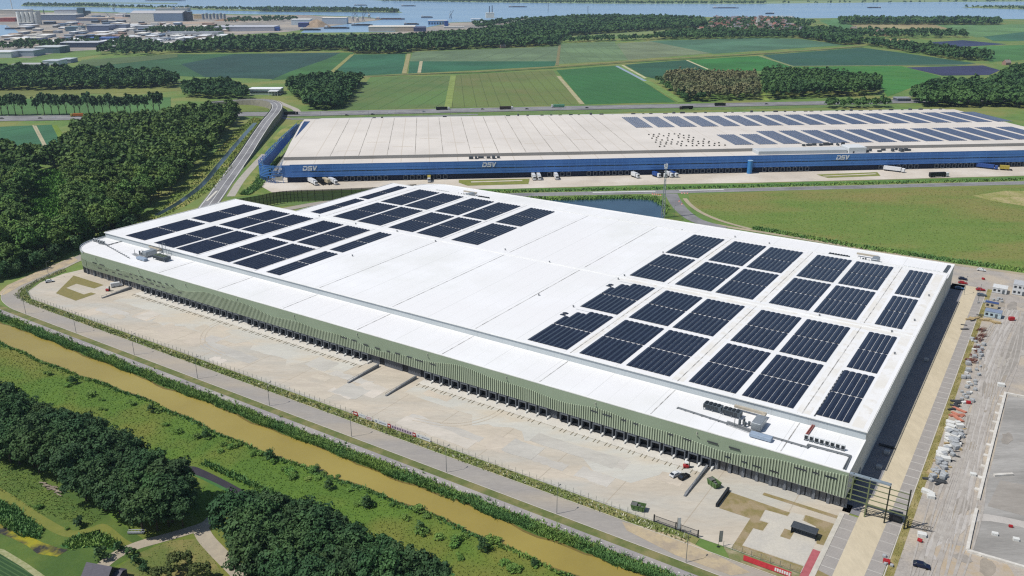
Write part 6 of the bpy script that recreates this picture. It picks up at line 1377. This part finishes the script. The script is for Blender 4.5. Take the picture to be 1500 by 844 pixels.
for k in range(84):
    px, py = rq.uniform(0, 340), rq.uniform(34, 68)
    if px > 190 and py < 40: continue
    sh_ = shed(px, px + rq.uniform(6, 20), py, rq.uniform(2, 4), rq.uniform(25, 60), rq.choice(('#f6f4ee', '#eef0f2', '#e8e4da')), rq.choice(('#dcdad4', '#8a92a0', '#b8a898')), 'mid sized white roofed shed among the crowded harbour industry'); sh_['group'] = 'mid sized white roofed harbour sheds'
# white silos
t = empty('silo_block', (*G(26, 37), .1), R(20), label='cluster of tall white cylindrical silos with a square tower at the harbour', cat='silo')
hs = 19 * CAMH / 68
for j in range(2):
    for i in range(5):
        b = MB(); b.cyl((6 + i * 13, 6 + j * 13), 6.2, 0, hs * (1 if i < 4 else .96), 16); b.build('silo', mat('silo_white', '#f0efe9', '#e4e2da', .1, coords='obj', k=1.0), t)
b = MB(); b.box(62, 72, 0, 20, 0, hs + 3); b.build('tower', plain('silo_tower', '#d8d6d0'), t); b = MB(); b.box(0, 66, 4, 14, hs + .1, hs + 3.5); b.build('top_gallery', plain('silo_top', '#b8bcc0'), t)
for i in range(7):
    px = 298 + i * 5.2; c = MB(); hh = (9 + (i * 5) % 5) * CAMH / 60; c.cyl((0, 0), 5, 0, hh * .9, 12); o = c.build('storage_tank', mat('tank_steel', '#7c8894', '#98a2ac', .1, coords='obj')); o.location = (*G(px, 28.5 - (i % 2)), .1); tag(o, 'grey vertical process tank in the cluster by the brown heaps', 'tank', 'process tanks at the harbour'); d = MB(); d.cyl((0, 0), 5.2, hh * .9, hh, 12, 2); d.build('cap', plain('tank_cap', '#aab2b8'), o)
for px, lab in ((699, 'white round tank at the wood edge, left of the pair'), (706, 'white round tank at the wood edge, right of the pair')):
    c = MB(); c.cyl((0, 0), 9, 0, 12, 16); o = c.build('storage_tank', plain('tank_white', '#dfe3e4')); o.location = (*G(px, 38), .1); tag(o, lab, 'tank'); d = MB(); d.cyl((0, 0), 9.2, 12, 14, 16, 1); d.build('cap', plain('tank_white_cap', '#cfd4d6'), o)
for px, hp, lab in ((717, 15, 'dark chimney of the power station, left of two'), (721, 16, 'dark chimney of the power station, right of two'), (65.5, 10, 'thin steel stack beside the shed row')):
    c = MB(); hh = hp * CAMH / 56; c.cyl((0, 0), 2.2, 0, hh, 10, 1.6); o = c.build('chimney', plain('chimney_dark', '#5a6270')); o.location = (*G(px, 25), .1); tag(o, lab, 'chimney'); d = MB(); d.cyl((0, 0), 1.9, hh, hh + 2, 10); d.build('rim', plain('rim_dark', '#3a4048'), o)
def heap(px, py, r, h, c, lab):
    b = MB(); n = 14; rs_ = random.Random(px); ring = [(r * rs_.uniform(.8, 1.1) * math.cos(2 * math.pi * i / n) * 1.5, r * rs_.uniform(.8, 1.1) * math.sin(2 * math.pi * i / n), 0) for i in range(n)]
    mid = [(x * .5 + rs_.uniform(-3, 3), y * .5, h * rs_.uniform(.6, .8)) for x, y, _ in ring]
    b.add(ring + mid + [(0, 0, h)], [(i, (i + 1) % n, n + (i + 1) % n, n + i) for i in range(n)] + [(n + i, n + (i + 1) % n, 2 * n) for i in range(n)])
    o = b.build('gravel_heap', mat('heap_' + c.strip('#'), c, shade(c, .85), .05)); o.location = (*G(px, py), .1); tag(o, lab, 'heap')
heap(465, 39.5, 30, 24, '#b09a80', 'sand coloured bulk heap on the quay between sheds'); heap(352, 29, 45, 10, '#8a6a54', 'brown bulk heap right of the tanks'); heap(335, 30.5, 35, 8, '#96785e', 'lighter brown bulk heap beside the tanks'); heap(398, 24.5, 70, 5, '#b4a494', 'flat pale heap on the peninsula'); heap(440, 24, 60, 5, '#a89a90', 'flat grey heap on the peninsula'); heap(160, 26.5, 60, 5, '#c8ac94', 'pinkish bulk heap before the river'); heap(105, 35.5, 26, 5, '#a05a40', 'rust orange scrap heap'); heap(280, 34, 60, 4, '#c4ad98', 'pale sand spread behind the trees')
def crane(px, py, h, lab, dirx=1):
    t = empty('harbour_crane', (*G(px, py), .1), R(20 * dirx), label=lab, cat='crane'); b = MB()
    for sx in (-4, 4):
        for sy in (-3, 3): b.bar((sx, sy, 0), (sx * .4, sy * .4, h * .45), .9, 5)
    b.build('portal', plain('crane_grey', '#8c96a4'), t); b = MB(); b.bevbox(-5, 5, -3, 3, h * .45, h * .62, .6); b.build('cab', plain('crane_white', '#d8dcde'), t)
    b = MB(); b.bar((2, 0, h * .6), (h * .55 * dirx, 0, h * 1.15), 1.0, 5, .5); b.bar((-3, 0, h * .6), (0, 0, h), .7, 5); b.bar((0, 0, h), (h * .55 * dirx, 0, h * 1.15), .35, 4); b.build('jib', plain('crane_jib', '#6a7480'), t)
crane(167, 18, 30, 'dark crane standing by the river left of the harbour hall'); crane(517, 32, 30, 'white crane on the quay, first of four'); crane(524, 32, 26, 'pale crane on the quay, second of four', -1); crane(532, 31, 28, 'grey crane on the quay, third of four'); crane(541, 27, 26, 'dark crane at the quay tip', -1); crane(255, 18, 34, 'thin crane behind the tall harbour hall'); crane(660, 27, 26, 'red deck crane at the terminal')
crane(118, 47.5, 22, 'pale loading gantry beside the teal roofed shed'); crane(160, 30, 26, 'white mast crane among the sheds', -1)
t = empty('loading_tower', (*G(114, 24), .1), label='green loading tower at the river edge', cat='tower'); b = MB(); b.bevbox(0, 26, 0, 20, 0, 34, 1); b.build('tower', plain('tower_green', '#4e6c78'), t); b = MB(); b.box(26, 50, 4, 14, 10, 22); b.build('conveyor', plain('conveyor_dark', '#3c4e58'), t)
t = empty('wind_turbine', (*G(19, 19), 0), R(10), label='white wind turbine tower rising behind the left riverside shed', cat='wind turbine'); b = MB(); b.cyl((0, 0), 2.4, 0, 95, 14, 1.4); b.build('tower', vw, t); b = MB(); b.bevbox(-5, 3, -1.8, 1.8, 94.5, 98.5, .5); b.build('nacelle', vw, t)
for k in range(3): a = R(90 + 120 * k); b = MB(); b.bar((-5.6, 0, 96.5), (-5.6, math.cos(a) * 42, 96.5 + math.sin(a) * 42), 1.2, 5, .25); b.build('blade', vw, t)
# lattice pylons on the river bank
for px, py, lab in ((803, 17, 'thin pylon over the river above the wood, left'), (861, 20, 'thin pylon over the river above the wood, right')):
    t = empty('pylon', (*G(px, py), 0), label=lab, cat='pylon'); b = MB()
    hh = 42 if px < 850 else 34
    for sx in (-2, 2): b.bar((sx, 0, 0), (0, 0, hh), .5, 4)
    b.build('lattice', steel_d, t); b = MB()
    for z in (hh * .7, hh * .85): b.bar((-6, 0, z), (6, 0, z), .35, 4)
    b.build('crossarm', steel_d, t)
def barge(px0, px1, py, c, lab, cargo='#6a5a50'):
    (ax, ay), (bx_, by_) = G(px0, py), G(px1, py); L_ = math.dist((ax, ay), (bx_, by_)); t = empty('barge', (ax, ay, .1), math.atan2(by_ - ay, bx_ - ax), label=lab, cat='barge')
    b = MB(); wd = max(6, L_ * .11); b.prism([(0, -wd / 2), (L_ * .93, -wd / 2), (L_, 0), (L_ * .93, wd / 2), (0, wd / 2)], 0, 3.6); b.build('hull', plain('hull_' + c.strip('#'), c, .5), t)
    b = MB(); b.bevbox(L_ * .2, L_ * .88, -wd * .36, wd * .36, 3.6, 5, .4); b.build('hold', plain('hold_' + cargo.strip('#'), cargo), t)
    b = MB(); b.bevbox(L_ * .03, L_ * .14, -wd * .36, wd * .36, 3.6, 9, .5); b.build('wheelhouse', vw, t)
for a in ((588, 609, 9.2, '#2e3440', 'dark barge with white stern in mid river, leftmost of the upper two', '#58606a'), (745, 772, 10.6, '#2c3a50', 'long dark barge cut by the power station skyline'), (617, 634, 26, '#4a4a58', 'barge turning off the terminal'), (592, 614, 36.2, '#262a3a', 'dark barge moored behind the cream quay hall'), (1134, 1121, 20.4, '#1c2a38', 'small dark barge off the village'), (1290, 1270, 11.8, '#1a2436', 'dark barge with white wheelhouse off the far meadow'), (519, 538, 8.2, '#3c4658', 'barge passing the tip of the tree covered island'), (1044, 1082, 12.2, '#54687c', 'low pale barge train in mid river'), (569, 582, 18, '#4c5a60', 'grey barge right of the tree covered island'), (550, 593, 28.6, '#5a3434', 'long red brown barge at the quay tip'), (440, 470, 44.6, '#24303c', 'dark barge along the quay, left one', '#3a4048'), (475, 512, 42, '#2a3038', 'dark barge along the quay, middle one', '#4a4a48'), (515, 546, 37.6, '#222a34', 'dark barge along the quay, right one', '#3e3a3a'), (214, 272, 1.6, '#3c5878', 'far barge train on the upper river'), (8, 30, 43, '#30384c', 'dark ship moored in the left harbour basin')): barge(*a)
# village houses
rv = random.Random(77); H0 = {}
roofs = ['#9c6a5a', '#8e5c52', '#7a6660', '#84828c', '#a4968e']
vil = [p for p in scatter(PX([(1016, 47), (1060, 44), (1150, 48), (1180, 50), (1176, 44), (1150, 33), (1130, 27.5), (1045, 27.5), (1040, 40)]), 34, .6, rv)]
def house_parts(c, k):
    t = empty('house', (0, 0, 0), label='x', cat='house'); b = MB(); b.prism([(-6, -4.5), (6, -4.5), (6, 4.5), (-6, 4.5)], 0, 4.6); b.add([(6, -4.5, 4.6), (6, 4.5, 4.6), (6, 0, 9)], [(0, 1, 2)]); b.add([(-6, 4.5, 4.6), (-6, -4.5, 4.6), (-6, 0, 9)], [(0, 1, 2)]); b.build('wall', plain('house_white', '#cfc4b8') if k % 2 else plain('house_brick', '#a8867a'), t)
    b = MB(); b.add([(-6.4, -5, 4.2), (6.4, -5, 4.2), (6.4, 0, 9.2), (-6.4, 0, 9.2), (6.4, 5, 4.2), (-6.4, 5, 4.2)], [(0, 1, 2, 3), (3, 2, 4, 5)]); r_ = b.build('roof', plain('tiles_' + c.strip('#'), c, .7), t)
    b = MB(); b.box(2.5, 3.4, -.5, .5, 8, 10.2); b.build('chimney', plain('chimney_brick', '#7a5a50'), r_); return t
cn = {'#9c6a5a': 'orange tiled', '#8e5c52': 'red tiled', '#7a6660': 'brown tiled', '#84828c': 'slate roofed', '#a4968e': 'pale roofed'}
for i, p in enumerate(vil):
    k = rv.randrange(5); c = roofs[k]; lab = '%s house among trees in the riverside village' % cn[c]; rz = rv.uniform(-.5, .5) + (math.pi / 2 if rv.random() < .4 else 0)
    if c not in H0: H0[c] = house_parts(c, k); o = H0[c]; o.location = (*p, 0); o.rotation_euler = (0, 0, rz); tag(o, lab, None, cn[c] + ' village houses')
    else: o = dup(H0[c], (*p, 0), rz)
    s = rv.uniform(.9, 1.5); o.scale = (s, s, s)
for (px, py, s, lab) in ((1288, 52, 1.8, 'farmhouse among the loose farm trees, left'), (1299, 52, 1.6, 'farmhouse among the loose farm trees, right'), (1474, 95, 1.0, 'pale farm building half hidden by the large dark wood'), (1250, 46, 1.5, 'farmhouse at the end of the rounded wood'), (736, 70.5, 1.0, 'small barn in the pale field below the long wood')):
    o = dup(H0[roofs[4]], (*G(px, py), 0), .3, lab, 'single farm houses'); o.scale = (s, s, s)
t = empty('church', (*G(1110, 37.5), 0), label='white church tower rising over the village roofs', cat='church'); b = MB(); b.box(-5, 5, -5, 5, 0, 24); b.box(5, 24, -6, 6, 0, 9); b.build('wall', plain('church_white', '#e6e4de'), t); b = MB(); b.cyl((0, 0), 7, 24, 33, 4, .3); b.build('spire', plain('spire_grey', '#8c9098'), t)
white_boats = MB(); white_boats.prism([(0, -2), (9, -2), (12, 0), (9, 2), (0, 2)], 0, 2.2); white_boats.box(2, 7, -1.4, 1.4, 2.2, 4); wb = white_boats.build('motor_boat', vw); tag(wb, 'white motor boat moored along the village waterfront', 'boat', 'boats at the village waterfront')
for i in range(26):
    o = wb if i == 0 else wb.copy()
    if i: COL.objects.link(o)
    o.location = (*G(1118 + i * 1.7 + rv.uniform(-1, 1), 26.2 + rv.uniform(-.8, .3)), .1); o.rotation_euler = (0, 0, rv.uniform(0, 3)); o.scale = (1.5, 1.5, 1.5)
# white car lot
cb = MB(); cb.add([(-2.2, -.9, .3), (2.2, -.9, .3), (2.2, .9, .3), (-2.2, .9, .3), (-2.2, -.9, .9), (2.2, -.9, .9), (2.2, .9, .9), (-2.2, .9, .9), (-1.6, -.75, 1.5), (.8, -.75, 1.5), (.8, .75, 1.5), (-1.6, .75, 1.5)], [(3, 2, 1, 0), (0, 1, 5, 4), (1, 2, 6, 5), (2, 3, 7, 6), (3, 0, 4, 7), (4, 5, 9, 8), (5, 6, 10, 9), (6, 7, 11, 10), (7, 4, 8, 11), (8, 9, 10, 11)])
cb0 = cb.build('parked_van', vw); tag(cb0, 'white van parked in the crowded lot beside the long white building', 'van', 'white vans in the crowded lot')
i = 0
for p in scatter(PX([(203, 63), (250, 63), (285, 57.5), (282, 55.6), (215, 55.5)]), 11, .2, rv):
    if i >= 120: break
    o = cb0 if i == 0 else cb0.copy()
    if i: COL.objects.link(o)
    o.location = (*p, .12); o.rotation_euler = (0, 0, R(20) + rv.choice((0, 0, 1.57))); o.scale = (1.6, 2.0, 1.9); i += 1
structure('car_lot', [PX([(200, 64), (252, 64), (290, 57.5), (284, 55), (212, 55)])], .11, mat('lot_grey', '#b4b2ac', '#a09e9a', .03))
# small service hut by the motorway
t = shed(1315, 1334, 149, 4, 14, '#8c9098', '#5a626c', 'small grey service hut by the motorway at the large dark wood', cat='hut', name='hut')
# the air between here and the river
b = MB(); b.box(-9000, 9000, -400, 9500, -1.0, 152.0)
hz = bpy.data.materials.new('haze_air'); hz.use_nodes = True; n = hz.node_tree; n.nodes.clear()
pv = n.nodes.new('ShaderNodeVolumePrincipled'); ou = n.nodes.new('ShaderNodeOutputMaterial'); pv.inputs['Color'].default_value = (.62, .78, 1, 1); pv.inputs['Density'].default_value = HAZE; pv.inputs['Anisotropy'].default_value = .2
n.links.new(pv.outputs[0], ou.inputs['Volume'])
tag(b.build('haze', hz), kind='stuff')
